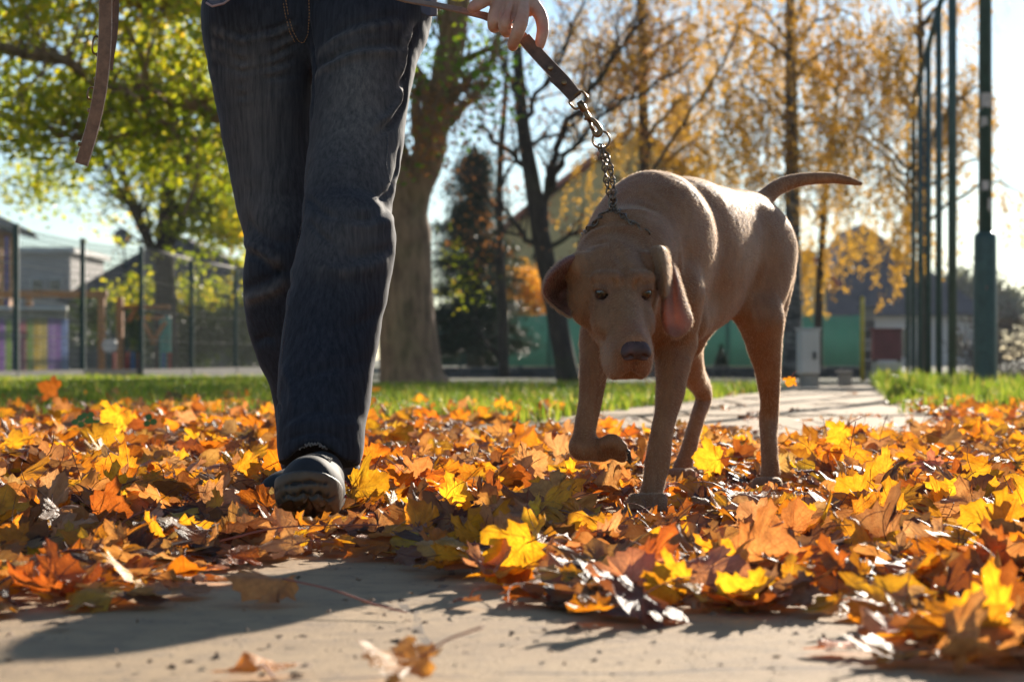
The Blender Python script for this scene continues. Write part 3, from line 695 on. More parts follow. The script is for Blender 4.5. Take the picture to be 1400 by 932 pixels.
# striped board fence
SB = empty('striped_fence', tuple(P(45, 0, 29)*np.array([1, 1, 0])), 'low fence of pastel painted boards with a white top, far left', 'fence')
cols = [(.45, .36, .55), (.62, .52, .20), (.42, .30, .50), (.60, .34, .36), (.62, .55, .28), (.36, .42, .58), (.40, .48, .22), (.58, .30, .34)]
mats = []
for c in cols:
    t = NT('board_paint'); n1 = t.noise(6, 4, .6, t.obj()); cc_ = t.ramp(n1, [(.3, tuple(x*.8 for x in c)), (.7, tuple(min(1, x*1.2) for x in c))]); t.base(cc_, .6); t.translucent(cc_, .5); mats.append(t.m); dS = 29.; rr = random.Random(5)
x_ = -60; i = 0
while x_ < 88:
    w_ = 9.6; a = P(x_+w_/2, 0, dS); h_ = H-(436-YH)/FPX*dS
    MB().box((a[0], a[1]+rr.uniform(-.01, .01), h_/2), (w_/FPX*dS-.012, .03, h_+rr.uniform(-.02, .02))).build('board', mats[(i*3+rr.randrange(2)) % len(mats)], SB, bevel=.004); x_ += w_; i += 1
a, b_ = P(-60, 0, dS), P(90, 0, dS); zt = H-(424-YH)/FPX*dS
MB().box(((a[0]+b_[0])/2, dS+.05, zt-.10), (b_[0]-a[0], .02, .20)).build('backing_panel', simple('dusty_panel', (.33, .30, .24), .8), SB)
MB().box(((a[0]+b_[0])/2, dS, zt+.03), (b_[0]-a[0]+.05, .09, .05)).build('top_board', simple('white_paint', (.70, .68, .64), .6), SB)
# timber play frame
MW = simple('orange_timber', (.48, .19, .045), .6, .3, 4, .2, stretch=(6, 6, .5))
PF = empty('climbing_frame', tuple(P(150, 0, 31)*np.array([1, 1, 0])), 'orange timber playground frame of posts and a long beam behind the fence', 'play frame')
dP = 31.
def zof(y, d_): return H-(y-YH)/FPX*d_
for (xp, yt) in ((139, 402), (164, 405), (40, 402)):
    a = P(xp, 0, dP if xp != 164 else dP+.5); MB().box((a[0], a[1], zof(yt, dP)/2), (.10, .10, zof(yt, dP))).build('post', MW, PF, bevel=.01)
a, b_ = P(-30, 0, dP), P(147, 0, dP); MB().box(((a[0]+b_[0])/2, dP-.01, zof(402, dP)), (b_[0]-a[0], .09, .11)).build('beam', MW, PF, bevel=.01)
a, b_ = P(160, 0, dP+.6), P(232, 0, dP+.6); MB().box(((a[0]+b_[0])/2, dP+.6, zof(418, dP)), (b_[0]-a[0], .07, .06)).build('beam', MW, PF)
MB().box(((a[0]+b_[0])/2+.1, dP+.7, zof(433, dP)), (.42, .07, .05)).build('beam', MW, PF)
for xs, ys, xe, ye in ((196, 440, 212, 470), (226, 440, 208, 470), (176, 440, 188, 418)):
    MB().tube([P(xs, ys, dP+.6), P(xe, ye, dP+.6)], .035, 6).build('brace', MW, PF)
PS = empty('slatted_board', tuple(P(190, 0, 32)*np.array([1, 1, 0])), 'small red and blue slatted play panel below the timber frame', 'play panel')
for i, xp in enumerate((156, 164, 174, 182, 191, 224, 232)):
    a = P(xp, 0, 32); MB().box((a[0], a[1], .16), (.055, .03, .42)).build('slat', [simple('slat_red', (.42, .05, .03), .5), simple('slat_blue', (.05, .14, .36), .5)][i % 2 == 1], PS)
a = P(150, 472, 30.2); m = MB().tube([a+np.array([0, -.02, 0]), a+np.array([0, .02, 0])], .115, 20); e = m.build('round_sign', simple('white_disc', (.75, .72, .68), .5), None); tag(e, 'round white disc beside the timber posts, lower left', 'sign')
MB().tube([a, (a[0], a[1]+.02, 0)], .015, 6).build('pole', MGP, e)
m = MB(); a = P(226, 0, 32.6); m.box((a[0], a[1], .52), (.18, .1, .9)); tag(m.build('slide_panel', simple('teal_plastic', (.04, .30, .24), .4), None, bevel=.03), 'teal plastic slide panel behind the mesh fence', 'slide')

def house(name, label, d_, wall, roof, wm, rm, windows=(), dep=6., chimney=None, hip=False):
    """wall: px rect (x0,ytop,x1) ; roof: px polygon of the gable face"""
    x0, yt, x1 = wall; e = empty(name, tuple(P((x0+x1)/2, 0, d_)*np.array([1, 1, 0])), label, 'house')
    A, B = P(x0, yt, d_), P(x1, yt, d_); h_ = A[2]
    ax_, apy = roof; ap = P(ax_, apy, d_)
    poly = [(A[0], d_, 0), (B[0], d_, 0), (B[0], d_, h_), (ap[0], d_, ap[2]-.12), (A[0], d_, h_)]
    if hip:
        poly = [poly[0], poly[1], poly[2], poly[4]]; o_ = .35; z0 = h_-.10; c4 = [(A[0]-o_, d_-o_, z0), (B[0]+o_, d_-o_, z0), (B[0]+o_, d_+dep+o_, z0), (A[0]-o_, d_+dep+o_, z0)]; tp = (ap[0], d_+1.6, ap[2]+.10); tp2 = (ap[0], d_+dep-1.6, ap[2]+.10)
        m = MB(); m.v = c4+[tp, tp2]; m.f = [(0, 1, 4), (1, 2, 5, 4), (2, 3, 5), (3, 0, 4, 5), (3, 2, 1, 0)]; m.build('roof', rm, e)
    w_ = MB().prism(poly, (0, dep, 0)).build('wall', wm, e)
    for s, C in ((-1, A), (1, B)) if not hip else ():
        v = np.array([C[0]-ap[0], 0, C[2]-ap[2]]); L_ = np.linalg.norm(v); v /= L_; nrm = np.array([-v[2], 0, v[0]]); nrm = nrm if nrm[2] > 0 else -nrm
        s0 = ap+nrm*.06+np.array([0, -.35, 0]); e0 = ap+v*(L_+.45)+nrm*.06+np.array([0, -.35, 0]); th = nrm*.14
        rf = MB().prism([tuple(s0), tuple(e0), tuple(e0+th), tuple(s0+th)], (0, dep+.7, 0)).build('roof', rm, e)
    for (wx0, wy0, wx1, wy1) in windows:
        a, b_ = P(wx0, wy0, d_), P(wx1, wy1, d_); c0 = (a+b_)/2; W_, H_ = abs(b_[0]-a[0]), abs(a[2]-b_[2])
        f = MB(); f.box((c0[0], d_-.03, c0[2]+H_/2), (W_+.12, .08, .08)); f.box((c0[0], d_-.03, c0[2]-H_/2), (W_+.12, .08, .08)); f.box((c0[0]-W_/2-.02, d_-.03, c0[2]), (.08, .078, H_-.08)); f.box((c0[0]+W_/2+.02, d_-.03, c0[2]), (.08, .078, H_-.08))
        fo = f.build('window', MWF, e); MB().box((c0[0], d_-.012, c0[2]), (W_, .02, H_)).build('pane', MGL, fo)
    if chimney:
        c = P(*chimney, d_+dep*.5); MB().box(tuple(c), (.6, .6, 1.4)).build('chimney', wm, e)
    return e
MWF = simple('window_frame', (.60, .58, .55), .6); tg = NT('window_glass'); tg.base((.03, .04, .05), .08); MGL = tg.m
MYW = simple('yellow_render', (.62, .45, .20), .9, .12, 1.5, .1); MRT = simple('red_tiles', (.44, .15, .095), .8, .25, 2, .3, bscale=8, dist=.05)
MSL = simple('slate', (.060, .064, .080), .6, .25, 2, .3, bscale=6, dist=.04); MWW = simple('white_render', (.55, .53, .50), .9, .1, 1.2, .1)
MBR_ = simple('brown_tiles', (.105, .085, .075), .8, .25, 2, .3, bscale=8, dist=.05); MGW = simple('grey_cladding', (.40, .37, .35), .8, .12, 2, .1)
MDK = simple('dark_wall', (.10, .095, .085), .9)
house('yellow_house', 'yellow rendered house with a red tiled gable behind the bare trees', 60, (672, 330, 1040), (868, 178), MYW, MRT, [(905, 250, 925, 285), (740, 380, 765, 430), (905, 330, 935, 385)], 9, (930, 165))
house('slate_house', 'grey slate-roofed house with pale walls beyond the green screen, right', 78, (1108, 428, 1345), (1189, 305), MWW, MSL, [(1222, 447, 1244, 490), (1300, 455, 1318, 490)], 9, hip=True)
house('small_yellow_house', 'small yellow house half hidden behind the birch', 66, (1070, 380, 1130), (1098, 345), MYW, MRT, [(1088, 395, 1100, 415)], 6)
house('brown_roof_house', 'low house under a wide dark brown roof behind the playground, left', 62, (92, 408, 420), (225, 318), MDK, MBR_, [(120, 425, 150, 455), (280, 425, 310, 455)], 8, hip=True)
# grey box building with flat roof
GB = empty('box_building', tuple(P(40, 0, 72)*np.array([1, 1, 0])), 'pale grey flat-roofed building behind the playground, far left', 'building')
A, B = P(-40, 345, 72), P(96, 352, 72)
MB().box(((A[0]+B[0])/2, 75, A[2]/2), (B[0]-A[0], 6, A[2])).build('wall', MGW, GB); MB().box(((A[0]+B[0])/2, 75, A[2]+.08), (B[0]-A[0]+.4, 6.4, .2)).build('roof', MWF, GB)
for x_ in (52, 76): 
    a = P(x_, 445, 72); f = MB().box((a[0], 71.95, P(0, 393, 72)[2]), (.5, .1, .7)).build('window', MWF, GB); MB().box((a[0], 71.89, P(0, 393, 72)[2]), (.38, .04, .58)).build('pane', MGL, f)
OH = empty('timber_hut', tuple(P(-10, 0, 34)*np.array([1, 1, 0])), 'orange timber hut with a grey roof cut by the left edge', 'hut')
A, B = P(-90, 300, 34), P(-24, 308, 34); hw = A[2]-.05
for i in range(9):
    wd = (B[0]-A[0])/9; MB().box((A[0]+wd*(i+.5), 34, hw/2), (wd-.01, .06, hw)).build('wall_board', MW, OH)
MB().box(((A[0]+B[0])/2, 35.3, hw/2), (B[0]-A[0]-.02, 2.5, hw-.04)).build('wall', MW, OH)
MB().prism([P(-95, 262, 34), P(-10, 303, 34), P(-4, 313, 34), P(-95, 283, 34)], (0, 3, 0)).build('roof', MSL, OH)
MB().box((P(9, 0, 33.9)[0], 33.93, 1.2), (.06, .05, 2.3)).build('door_post', simple('purple_paint', (.16, .12, .30), .6), OH)
# satellite dish
SDI = empty('satellite_dish', tuple(P(168, 325, 58)), 'round grey satellite dish above the dark roof, left', 'satellite dish')
m = MB(); cD = P(168, 325, 58); n0 = 0; RD = .27
for i in range(5):
    for k in range(18):
        a = 2*math.pi*k/18; rr_ = RD*i/4; m.v.append((cD[0]+math.cos(a)*rr_, cD[1]-.12*(i/4)**2+.02, cD[2]+math.sin(a)*rr_))
m.f = [(i*18+k, i*18+(k+1) % 18, (i+1)*18+(k+1) % 18, (i+1)*18+k) for i in range(4) for k in range(18)]
dish = m.build('dish', simple('dish_grey', (.20, .20, .21), .5), SDI, True); dish.modifiers.new('s', 'SOLIDIFY').thickness = .02
MB().tube([cD+np.array([0, .02, -.1]), cD+np.array([.05, .1, -.9])], .03, 6).build('mast', MGP, SDI); MB().tube([cD+np.array([0, 0, -.25]), cD+np.array([0, -.35, -.05])], .015, 5).build('arm', MGP, SDI)
# green screen fence
GF = empty('screen_fence', tuple(P(900, 0, 40)*np.array([1, 1, 0])), 'long fence covered in teal green screen netting over a dark stone base', 'fence')
tt = NT('green_netting'); o = tt.obj(); c = tt.ramp(tt.noise(1.5, 5, .6, o), [(.3, (.085, .150, .125)), (.7, (.12, .20, .17))]); tt.base(c, .8)
tt.translucent((.17, .34, .29, 1), .45); MNET = tt.m
dG = 40.; zt, zb = zof(430, dG), zof(506, dG)+.12
xs = list(range(568, 1200, 61))
for x0, x1 in zip(xs, xs[1:]):
    if 1170 < x0: continue
    a, b_ = P(x0, 0, dG), P(x1, 0, dG); m = MB(); n_ = 8; vs = []
    for i in range(n_+1):
        u = i/n_; sag = .03*math.sin(u*math.pi)
        vs += [(a[0]+(b_[0]-a[0])*u, dG+.03*math.sin(i*2.3), .12), (a[0]+(b_[0]-a[0])*u, dG+.03*math.sin(i*1.7+1), zt-sag)]
    m.v = vs; m.f = [(2*i, 2*i+2, 2*i+3, 2*i+1) for i in range(n_)]; so_ = m.build('netting', MNET, GF, True); so_.modifiers.new('s', 'SOLIDIFY').thickness = .008
    MB().tube([(a[0], dG+.05, 0), (a[0], dG+.05, zt+.05)], .03, 8).build('post', MGP, GF, True)
a, b_ = P(570, 0, 36), P(1200, 0, 36)
WL = empty('low_wall', tuple(P(900, 0, 30)*np.array([1, 1, 0])), 'low dark stone wall at the foot of the green screen', 'wall')
MST_ = [simple('wall_stone', c, .9, .3, 6, .5, bscale=18, dist=.02) for c in ((.10, .09, .08), (.13, .115, .10), (.085, .08, .075))]
rr = random.Random(8); dW = 30.; ztop = zof(507, dW)
MB().box((P(880, 0, dW)[0], dW+.16, .02), (P(1200, 0, dW)[0]-P(560, 0, dW)[0], .14, .24)).build('core', MST_[2], WL)
for row in range(2):
    x_ = 560+rr.uniform(0, 10)
    while x_ < 1195:
        w_ = rr.uniform(16, 30); a = P(x_+w_/2, 0, dW); MB().box((a[0], dW+rr.uniform(-.015, .015), -.02+row*.085+.04), (w_/FPX*dW-.015, .2, .078+rr.uniform(-.008, .004))).build('stone', MST_[rr.randrange(3)], WL, bevel=.012); x_ += w_
# cabinet, pillar, yellow post, bins
dC = 17.6
def pxbox(name, x0, y0, x1, y1, d_, dep, mat, parent=None, bevel=.01, yoff=0):
    a, b_ = P(x0, y0, d_), P(x1, y1, d_); z0, z1 = max(b_[2], 0) if y1 > 505 else b_[2], a[2]
    return MB().box(((a[0]+b_[0])/2, d_+dep/2+yoff, (z0+z1)/2), (b_[0]-a[0], dep, z1-z0)).build(name, mat, parent, bevel=bevel)
MPL = simple('cabinet_plastic', (.50, .47, .43), .6, .12, 3, .1)
UC = empty('utility_cabinet', tuple(P(1108, 0, dC)*np.array([1, 1, 0])), 'pale grey electricity cabinet with a dark slot beside the end of the path', 'cabinet')
pxbox('plinth', 1096, 512, 1120, 533, dC, .2, MCON, UC); pxbox('housing', 1094, 451, 1121, 511.5, dC-.02, .24, MPL, UC); pxbox('cap', 1092, 448, 1123, 450.7, dC-.03, .27, MPL, UC)
pxbox('door', 1097, 454, 1109, 509, dC-.035, .013, MPL, UC, .003); pxbox('lock', 1111.5, 481, 1116, 491, dC-.032, .012, simple('slot', (.03, .03, .035), .5), UC, .002)
SP = empty('stone_stub', tuple(P(1157, 0, 18)*np.array([1, 1, 0])), 'short grey concrete stub right of the cabinet', 'bollard')
pxbox('block', 1150, 510, 1165, 528, 18., .2, MCON, SP); pxbox('cap', 1148, 507, 1167, 509.6, 17.98, .24, MCON, SP)
YP = empty('yellow_post', tuple(P(1178, 0, 24)*np.array([1, 1, 0])), 'thin yellow post beside the stone gate pillar', 'post')
MYP = simple('yellow_paint', (.60, .40, .03), .5, .15, 10); a = P(1179, 0, 24)
MB().tube([(a[0], 24, 0), (a[0], 24, zof(408, 24))], .026, 10).build('shaft', MYP, YP, True); MB().tube([(a[0], 24, zof(408, 24)), (a[0], 24, zof(405, 24))], [.03, .012], 10).build('cap', MYP, YP, True)
GP = empty('gate_pillar', tuple(P(1187, 0, 25)*np.array([1, 1, 0])), 'brown stone gate pillar behind the yellow post', 'pillar')
for i in range(7):
    h0 = i*(zof(422, 25)/7); MB().box((P(1188, 0, 25)[0]+rr.uniform(-.006, .006), 25.1, h0+zof(422, 25)/14), (.155, .2, zof(422, 25)/7-.012)).build('block', MST_[i % 2] if i % 3 else MCON, GP, bevel=.01)
MB().box((P(1188, 0, 25)[0], 25.1, zof(420, 25)), (.20, .25, .03)).build('cap', MCON, GP)
RB = empty('red_box', tuple(P(1213, 0, 24)*np.array([1, 1, 0])), 'dark red metal board between the gate pillar and the court posts', 'board')
MRB = simple('red_metal', (.20, .045, .040), .5, .2, 5); pxbox('panel', 1194, 452, 1233, 492, 24, .16, MRB, RB); pxbox('lid', 1192, 448.5, 1235, 451.6, 23.97, .22, MRB, RB)
for x_ in (1197, 1229): a = P(x_, 0, 24.22); MB().box((a[0], 24.22, zof(490, 24)/2), (.04, .04, zof(490, 24))).build('leg', MGP, RB)
YB = empty('yellow_bin', tuple(P(1215, 0, 21)*np.array([1, 1, 0])), 'yellow and cream container under the red board', 'container')
pxbox('body', 1200, 507, 1232, 524, 21, .2, MYP, YB); pxbox('top_panel', 1199, 496, 1233, 506.6, 20.99, .22, simple('cream', (.55, .45, .32), .6), YB); pxbox('side_stub', 1194, 496, 1198.4, 524, 21, .1, simple('cream_b', (.5, .42, .32), .7), YB)
# cypress silhouettes against the netting
# ---------------------------------------------------------------- trees
def bark(name, a, b_, sc=14):
    t = NT(name); o = t.obj((1, 1, .28)); n1 = t.noise(sc, 8, .65, o); n2 = t.noise(2.5, 4, .6, t.obj())
    c = t.ramp(n1, [(.32, a), (.68, b_)]); c = t.mix(t.math('MULTIPLY', t.math('SUBTRACT', n2, .5, clamp=True), 2.0, clamp=True), c, (.10, .105, .03)); t.base(c, .9)
    t.bump(n1, .9, .03); return t.m
BK1, BK2 = bark('linden_bark', (.13, .072, .040), (.42, .245, .135)), bark('dark_bark', (.030, .022, .018), (.085, .062, .045), 22)
t = NT('birch_bark'); o = t.obj((1, 1, 3.5)); n1 = t.noise(5, 6, .6, o); t.base(t.ramp(n1, [(.40, (.035, .030, .026)), (.60, (.17, .15, .13)), (.8, (.32, .29, .25))]), .8); t.bump(n1, .5, .02); BK3 = t.m
def leafmat(name, stops, tcol=(1.9, 1.6, 1.0), fac=.5, spec=.5):
    t = NT(name); tn_ = t.n('Attribute', _attribute_name='tone').outputs['Fac']; c = t.ramp(tn_, stops); t.base(c, .5 if spec else 1., Specular_IOR_Level=spec)
    t.translucent(t.mix(1.0, c, tcol, 'MULTIPLY'), fac); return t.m
LYG = leafmat('yellow_green_leaves', [(0, (.075, .12, .012)), (.45, (.17, .215, .018)), (.75, (.33, .31, .02)), (.90, (.44, .28, .03)), (1, (.32, .16, .03))], (2.8, 2.5, 1.2), .62)
LGR = leafmat('green_leaves', [(0, (.05, .11, .012)), (.6, (.11, .19, .02)), (.9, (.30, .32, .02)), (1, (.30, .14, .03))], (2.6, 2.6, 1.2), .58)
LRU = leafmat('rusty_leaves', [(0, (.20, .10, .045)), (.5, (.30, .14, .055)), (.85, (.36, .17, .05)), (1, (.40, .26, .05))], fac=.4)
LGO = leafmat('golden_birch_leaves', [(0, (.20, .15, .03)), (.45, (.36, .235, .04)), (.8, (.48, .31, .05)), (1, (.36, .20, .05))], (1.95, 1.65, .95), .52)
LDK = leafmat('dark_needles', [(0, (.018, .034, .020)), (1, (.045, .065, .032))], fac=.12)
LOR = leafmat('orange_bush_leaves', [(0, (.34, .16, .02)), (.6, (.50, .27, .03)), (1, (.50, .36, .04))])
LHZ = leafmat('far_leaves', [(0, (.05, .07, .045)), (1, (.11, .12, .07))], fac=.3)
def smooth_path(pts, jit, rs, sub=4):
    q = spl_([np.array(p, float) for p in pts], sub); return [p+rs.randn(3)*jit*(0 if i in (0,) else 1) for i, p in enumerate(q)]
class Tree:
    def __init__(s, name, label, base, seed, bk):
        s.e = empty(name, tuple(base), label, 'tree'); s.rs = np.random.RandomState(seed); s.bk = bk; s.limbs = []; s.tw = MB(); s.tips = []
    def trunk(s, pts, radii, name='trunk', n=14, jit=.0, flare=0):
        q = spl_([np.array(p) for p in pts], 5); r_ = np.interp(np.linspace(0, 1, len(q)), np.linspace(0, 1, len(radii)), radii)
        if flare: r_ = r_*(1+flare*np.exp(-np.arange(len(q))*.7))
        MB().tube(q, list(r_), n).build(name, s.bk, s.e, True); s.limbs.append((np.array(q), np.array(r_)))
        return q
    def limb(s, pts, r0, r1, spawn=0, ln=1., jit=.02, lev=1):
        q = smooth_path(pts, jit, s.rs); r_ = np.linspace(r0, r1, len(q)); MB().tube(q, list(r_), 8).build('branch', s.bk, s.e, True); s.limbs.append((np.array(q), r_))
        if spawn: s.spawn(np.array(q), r_, spawn, ln, lev)
        return q
    def spawn(s, q, r_, n_, ln, lev, up=.25):
        rs = s.rs
        for _ in range(n_):
            i = rs.randint(max(1, len(q)//4), len(q)); p = q[i-1]+(q[i]-q[i-1])*rs.rand(); tg_ = q[i]-q[i-1]; tg_ /= max(np.linalg.norm(tg_), 1e-6)
            d1 = rs.randn(3); d1 -= tg_*(d1@tg_); d1 /= np.linalg.norm(d1); d1 = tg_*rs.uniform(.3, .9)+d1*rs.uniform(.5, 1.); d1[2] += up; d1 /= np.linalg.norm(d1)
            s.twig(p, d1, ln*rs.uniform(.5, 1.2), r_[i]*rs.uniform(.35, .6), lev)
    def twig(s, p, d1, L, r0, lev, droop=0.):
        rs = s.rs; n_ = 6; q = [p]; r0 = max(r0, .0035)
        for i in range(n_):
            d1 = d1+rs.randn(3)*.16; d1[2] -= droop; d1 /= np.linalg.norm(d1); q.append(q[-1]+d1*L/n_)
        r_ = np.linspace(r0, r0*.35, n_+1); s.tw.tube(q, list(r_), 4 if r0 < .012 else 6, cap=False); q = np.array(q)
        if lev > 0: s.spawn(q, r_, 4, L*.6, lev-1)
        else: s.tips += list(q[2:])
    def nearest(s, c):
        best = None
        for q, r_ in s.limbs:
            dd = ((q-c)**2).sum(1)+ (q[:, 2] > c[2]+.4)*.5; i = dd.argmin()
            if best is None or dd[i] < best[0]: best = (dd[i], q[i], r_[i])
        return best[1], best[2]
    def clumps(s, vols, n_, per, spread, link_=True):
        """vols: (center, radii) world; leaf clumps with a twig to the closest limb"""
        rs = s.rs; out = []; w_ = np.array([np.prod(v[1])**.67 for v in vols]); w_ /= w_.sum()
        for _ in range(n_):
            c0, r_ = vols[rs.choice(len(vols), p=w_)]; u = rs.randn(3); u /= np.linalg.norm(u); c = np.array(c0)+u*np.array(r_)*rs.rand()**.40
            if link_ and rs.rand() < .55:
                p, rr_ = s.nearest(c); mid = (p+c)/2+rs.randn(3)*.10*np.linalg.norm(c-p)+np.array([0, 0, .05]); s.tw.tube([p, mid*.5+p*.5+rs.randn(3)*.02, mid, c], [max(.004, min(rr_*.4, .016)), .009, .006, .003], 4, cap=False)
            k = max(3, int(per*rs.uniform(.4, 1.6))); out.append(c+rs.randn(k, 3)*np.array([spread, spread, spread*.7]))
        return np.vstack(out)
    def strands(s, tops, per, step, spread):
        rs = s.rs; out = []
        for p in tops:
            L = rs.uniform(.4, 1.0)*per; k = max(2, int(L/step)); x = np.array(p); q = [x]
            dx = rs.randn(2)*.05
            for i in range(5): x = x+np.array([dx[0]+rs.randn()*.02, dx[1]+rs.randn()*.02, -L/5]); q.append(x)
            s.tw.tube(q, [.004, .0035, .003, .0025, .002, .0015], 3, cap=False); q = np.array(q); u = rs.rand(k)*5
            pp = np.stack([np.interp(u, range(6), q[:, a]) for a in range(3)], 1); out.append(pp+rs.randn(k, 3)*spread)
        return np.vstack(out)
    def leaves(s, pts, size, mat, name='crown', tone=None, hang=.5, aspect=.62):
        rs = s.rs; n_ = len(pts); a = rs.randn(n_, 3); a[:, 2] = a[:, 2]*.6-hang; a /= np.linalg.norm(a, axis=1)[:, None]
        b_ = np.cross(a, rs.randn(n_, 3)); b_ /= np.linalg.norm(b_, axis=1)[:, None]; nn = np.cross(a, b_)
        sz = (size*(.6+.7*rs.rand(n_)))[:, None]; p0 = pts-a*sz*.5; p2 = pts+a*sz*.5
        l1 = pts+b_*sz*aspect*.5+nn*sz*.10-a*sz*.08; l2 = pts-b_*sz*aspect*.5+nn*sz*.10-a*sz*.08; m1 = pts+b_*sz*aspect*.34+nn*sz*.06+a*sz*.22; m2 = pts-b_*sz*aspect*.34+nn*sz*.06+a*sz*.22
        V = np.stack([p0, l1, m1, p2, m2, l2], 1).reshape(-1, 3); i = np.arange(n_)[:, None]*6
        F = np.vstack([i+[0, 1, 2], i+[0, 2, 3], i+[0, 3, 4], i+[0, 4, 5]])
        tn_ = rs.rand(n_) if tone is None else tone; tn_ = np.clip(tn_*.55+.45*(vnoise(pts, .9, 3)*.5+.5)+.0, 0, 1)
        o = link(name, npmesh(name, V, F, False, {'tone': np.repeat(tn_, 6)}), s.e, mat); tag(o, kind='stuff'); return o
    def done(s):
        if s.tw.v: s.tw.build('twigs', s.bk, s.e)
def E(px_, py, d_, rx, ry, rd): return (P(px_, py, d_), (rx/FPX*d_, rd, ry/FPX*d_))
# 1. the big linden behind the walker
dA = 19.0
T = Tree('linden_tree', 'big linden with a thick leaning trunk and yellow-green crown behind the walker', P(562, 0, dA)*np.array([1, 1, 0]), 1, BK1)
T.trunk([P(566, 534, dA), P(562, 505, dA), P(556, 440, dA), P(553, 380, dA), P(551, 320, dA), P(546, 270, dA), P(532, 210, dA), P(512, 150, dA), P(500, 60, dA), P(498, -60, dA)], [.345, .30, .275, .26, .27, .22, .19, .17, .15, .12], flare=.16)
T.limb([P(549, 320, dA), P(566, 262, dA-.05), P(585, 210, dA-.1), P(603, 130, dA-.2), P(618, 60, dA-.3), P(628, -10, dA-.4), P(640, -120, dA-.5)], .185, .10, 9, .9, .01)
T.limb([P(600, 150, dA-.2), P(640, 110, dA-.6), P(680, 60, dA-.9), P(700, -10, dA-1.)], .05, .02, 8, .7)
T.limb([P(505, 90, dA), P(420, 95, dA-.8), P(340, 158, dA-1.4), P(250, 140, dA-2.0), P(150, 118, dA-2.6), P(60, 75, dA-3.0), P(-60, 30, dA-3.3)], .085, .030, 26, .8, .03)
T.limb([P(500, 40, dA), P(400, 30, dA-.6), P(280, 13, dA-1.2), P(170, 0, dA-1.8), P(40, -40, dA-2.4)], .07, .025, 22, .8, .03)
T.limb([P(500, 140, dA), P(440, 180, dA-.5), P(330, 195, dA-1.2), P(230, 185, dA-1.6), P(130, 190, dA-2.)], .045, .015, 16, .7, .03)
T.limb([P(205, 145, dA-2.2), P(260, 215, dA-2.2), P(250, 300, dA-2.1)], .025, .010, 8, .6, .03)
v = [E(150, 60, dA-2, 250, 110, 1.6), E(60, 150, dA-2.2, 190, 70, 1.4), E(250, 160, dA-1.6, 150, 110, 1.3), E(330, -80, dA-1.2, 330, 110, 2.), E(100, -60, dA-2.2, 260, 100, 1.6), E(-120, 80, dA-2, 160, 150, 1.4)]
pt = T.clumps(v, 520, 38, .15)
v2 = [E(640, 110, dA-.6, 62, 100, .7), E(575, 210, dA-.5, 36, 50, .4), E(672, 90, dA-.9, 34, 55, .4), E(560, 60, dA-.5, 60, 80, .6)]
pt2 = T.clumps(v2, 90, 11, .16)
T.leaves(pt, .075, LYG, tone=T.rs.rand(len(pt))); T.leaves(pt2, .062, LGR, 'low_foliage'); ptr = T.clumps([E(585, 180, dA-.6, 42, 60, .5), E(640, 140, dA-.6, 40, 60, .4)], 40, 14, .12); T.leaves(ptr, .055, LRU, 'dry_foliage')
T.done()
# 2. yellow-green tree behind the playground fence
dB = 40.
T = Tree('yellow_green_tree', 'yellow-green tree with dark forked stems behind the mesh fence, left', P(228, 0, dB)*np.array([1, 1, 0]), 2, BK2)
T.trunk([P(228, 510, dB), P(226, 400, dB), P(225, 330, dB), P(232, 240, dB), P(240, 120, dB)], [.26, .22, .18, .14, .08])
T.limb([P(226, 360, dB), P(205, 335, dB), P(185, 280, dB), P(165, 235, dB), P(140, 170, dB)], .12, .05, 10, 1.4); T.limb([P(226, 370, dB), P(200, 320, dB-.4), P(165, 260, dB-.6), P(120, 205, dB-.8)], .09, .04, 10, 1.4)
T.limb([P(228, 340, dB), P(262, 270, dB), P(300, 190, dB)], .11, .05, 10, 1.4)
pt = T.clumps([E(290, 300, dB, 75, 62, 1.4), E(320, 230, dB, 70, 80, 1.6), E(230, 230, dB, 80, 60, 1.6), E(230, 120, dB, 150, 100, 2.), E(360, 330, dB, 60, 40, 1.)], 300, 42, .26)
T.leaves(pt, .13, LYG); pt = T.clumps([E(60, 250, dB-1, 90, 40, 1.2), E(150, 290, dB, 40, 30, .8)], 60, 16, .30); T.leaves(pt, .12, LYG, 'thin_foliage'); T.done()
# bush under it
T = Tree('leafy_bush', 'dark leafy bush behind the mesh fence, left of the walker', P(255, 0, 42)*np.array([1, 1, 0]), 12, BK2)
T.trunk([P(258, 510, 42), P(262, 470, 42), P(265, 420, 42)], [.12, .1, .05]); LBU = leafmat('bush_leaves', [(0, (.025, .045, .012)), (.8, (.06, .085, .018)), (1, (.12, .10, .02))], (1.6, 1.6, 1.0), .35); pt = T.clumps([E(250, 450, 42, 75, 55, 1.2), E(120, 440, 42, 26, 30, .6), E(340, 440, 42, 40, 60, 1.)], 190, 42, .22); T.leaves(pt, .11, LBU); pt = T.clumps([E(235, 400, 41, 90, 22, .8)], 60, 18, .2); T.leaves(pt, .11, LYG, 'yellow_foliage'); T.done()
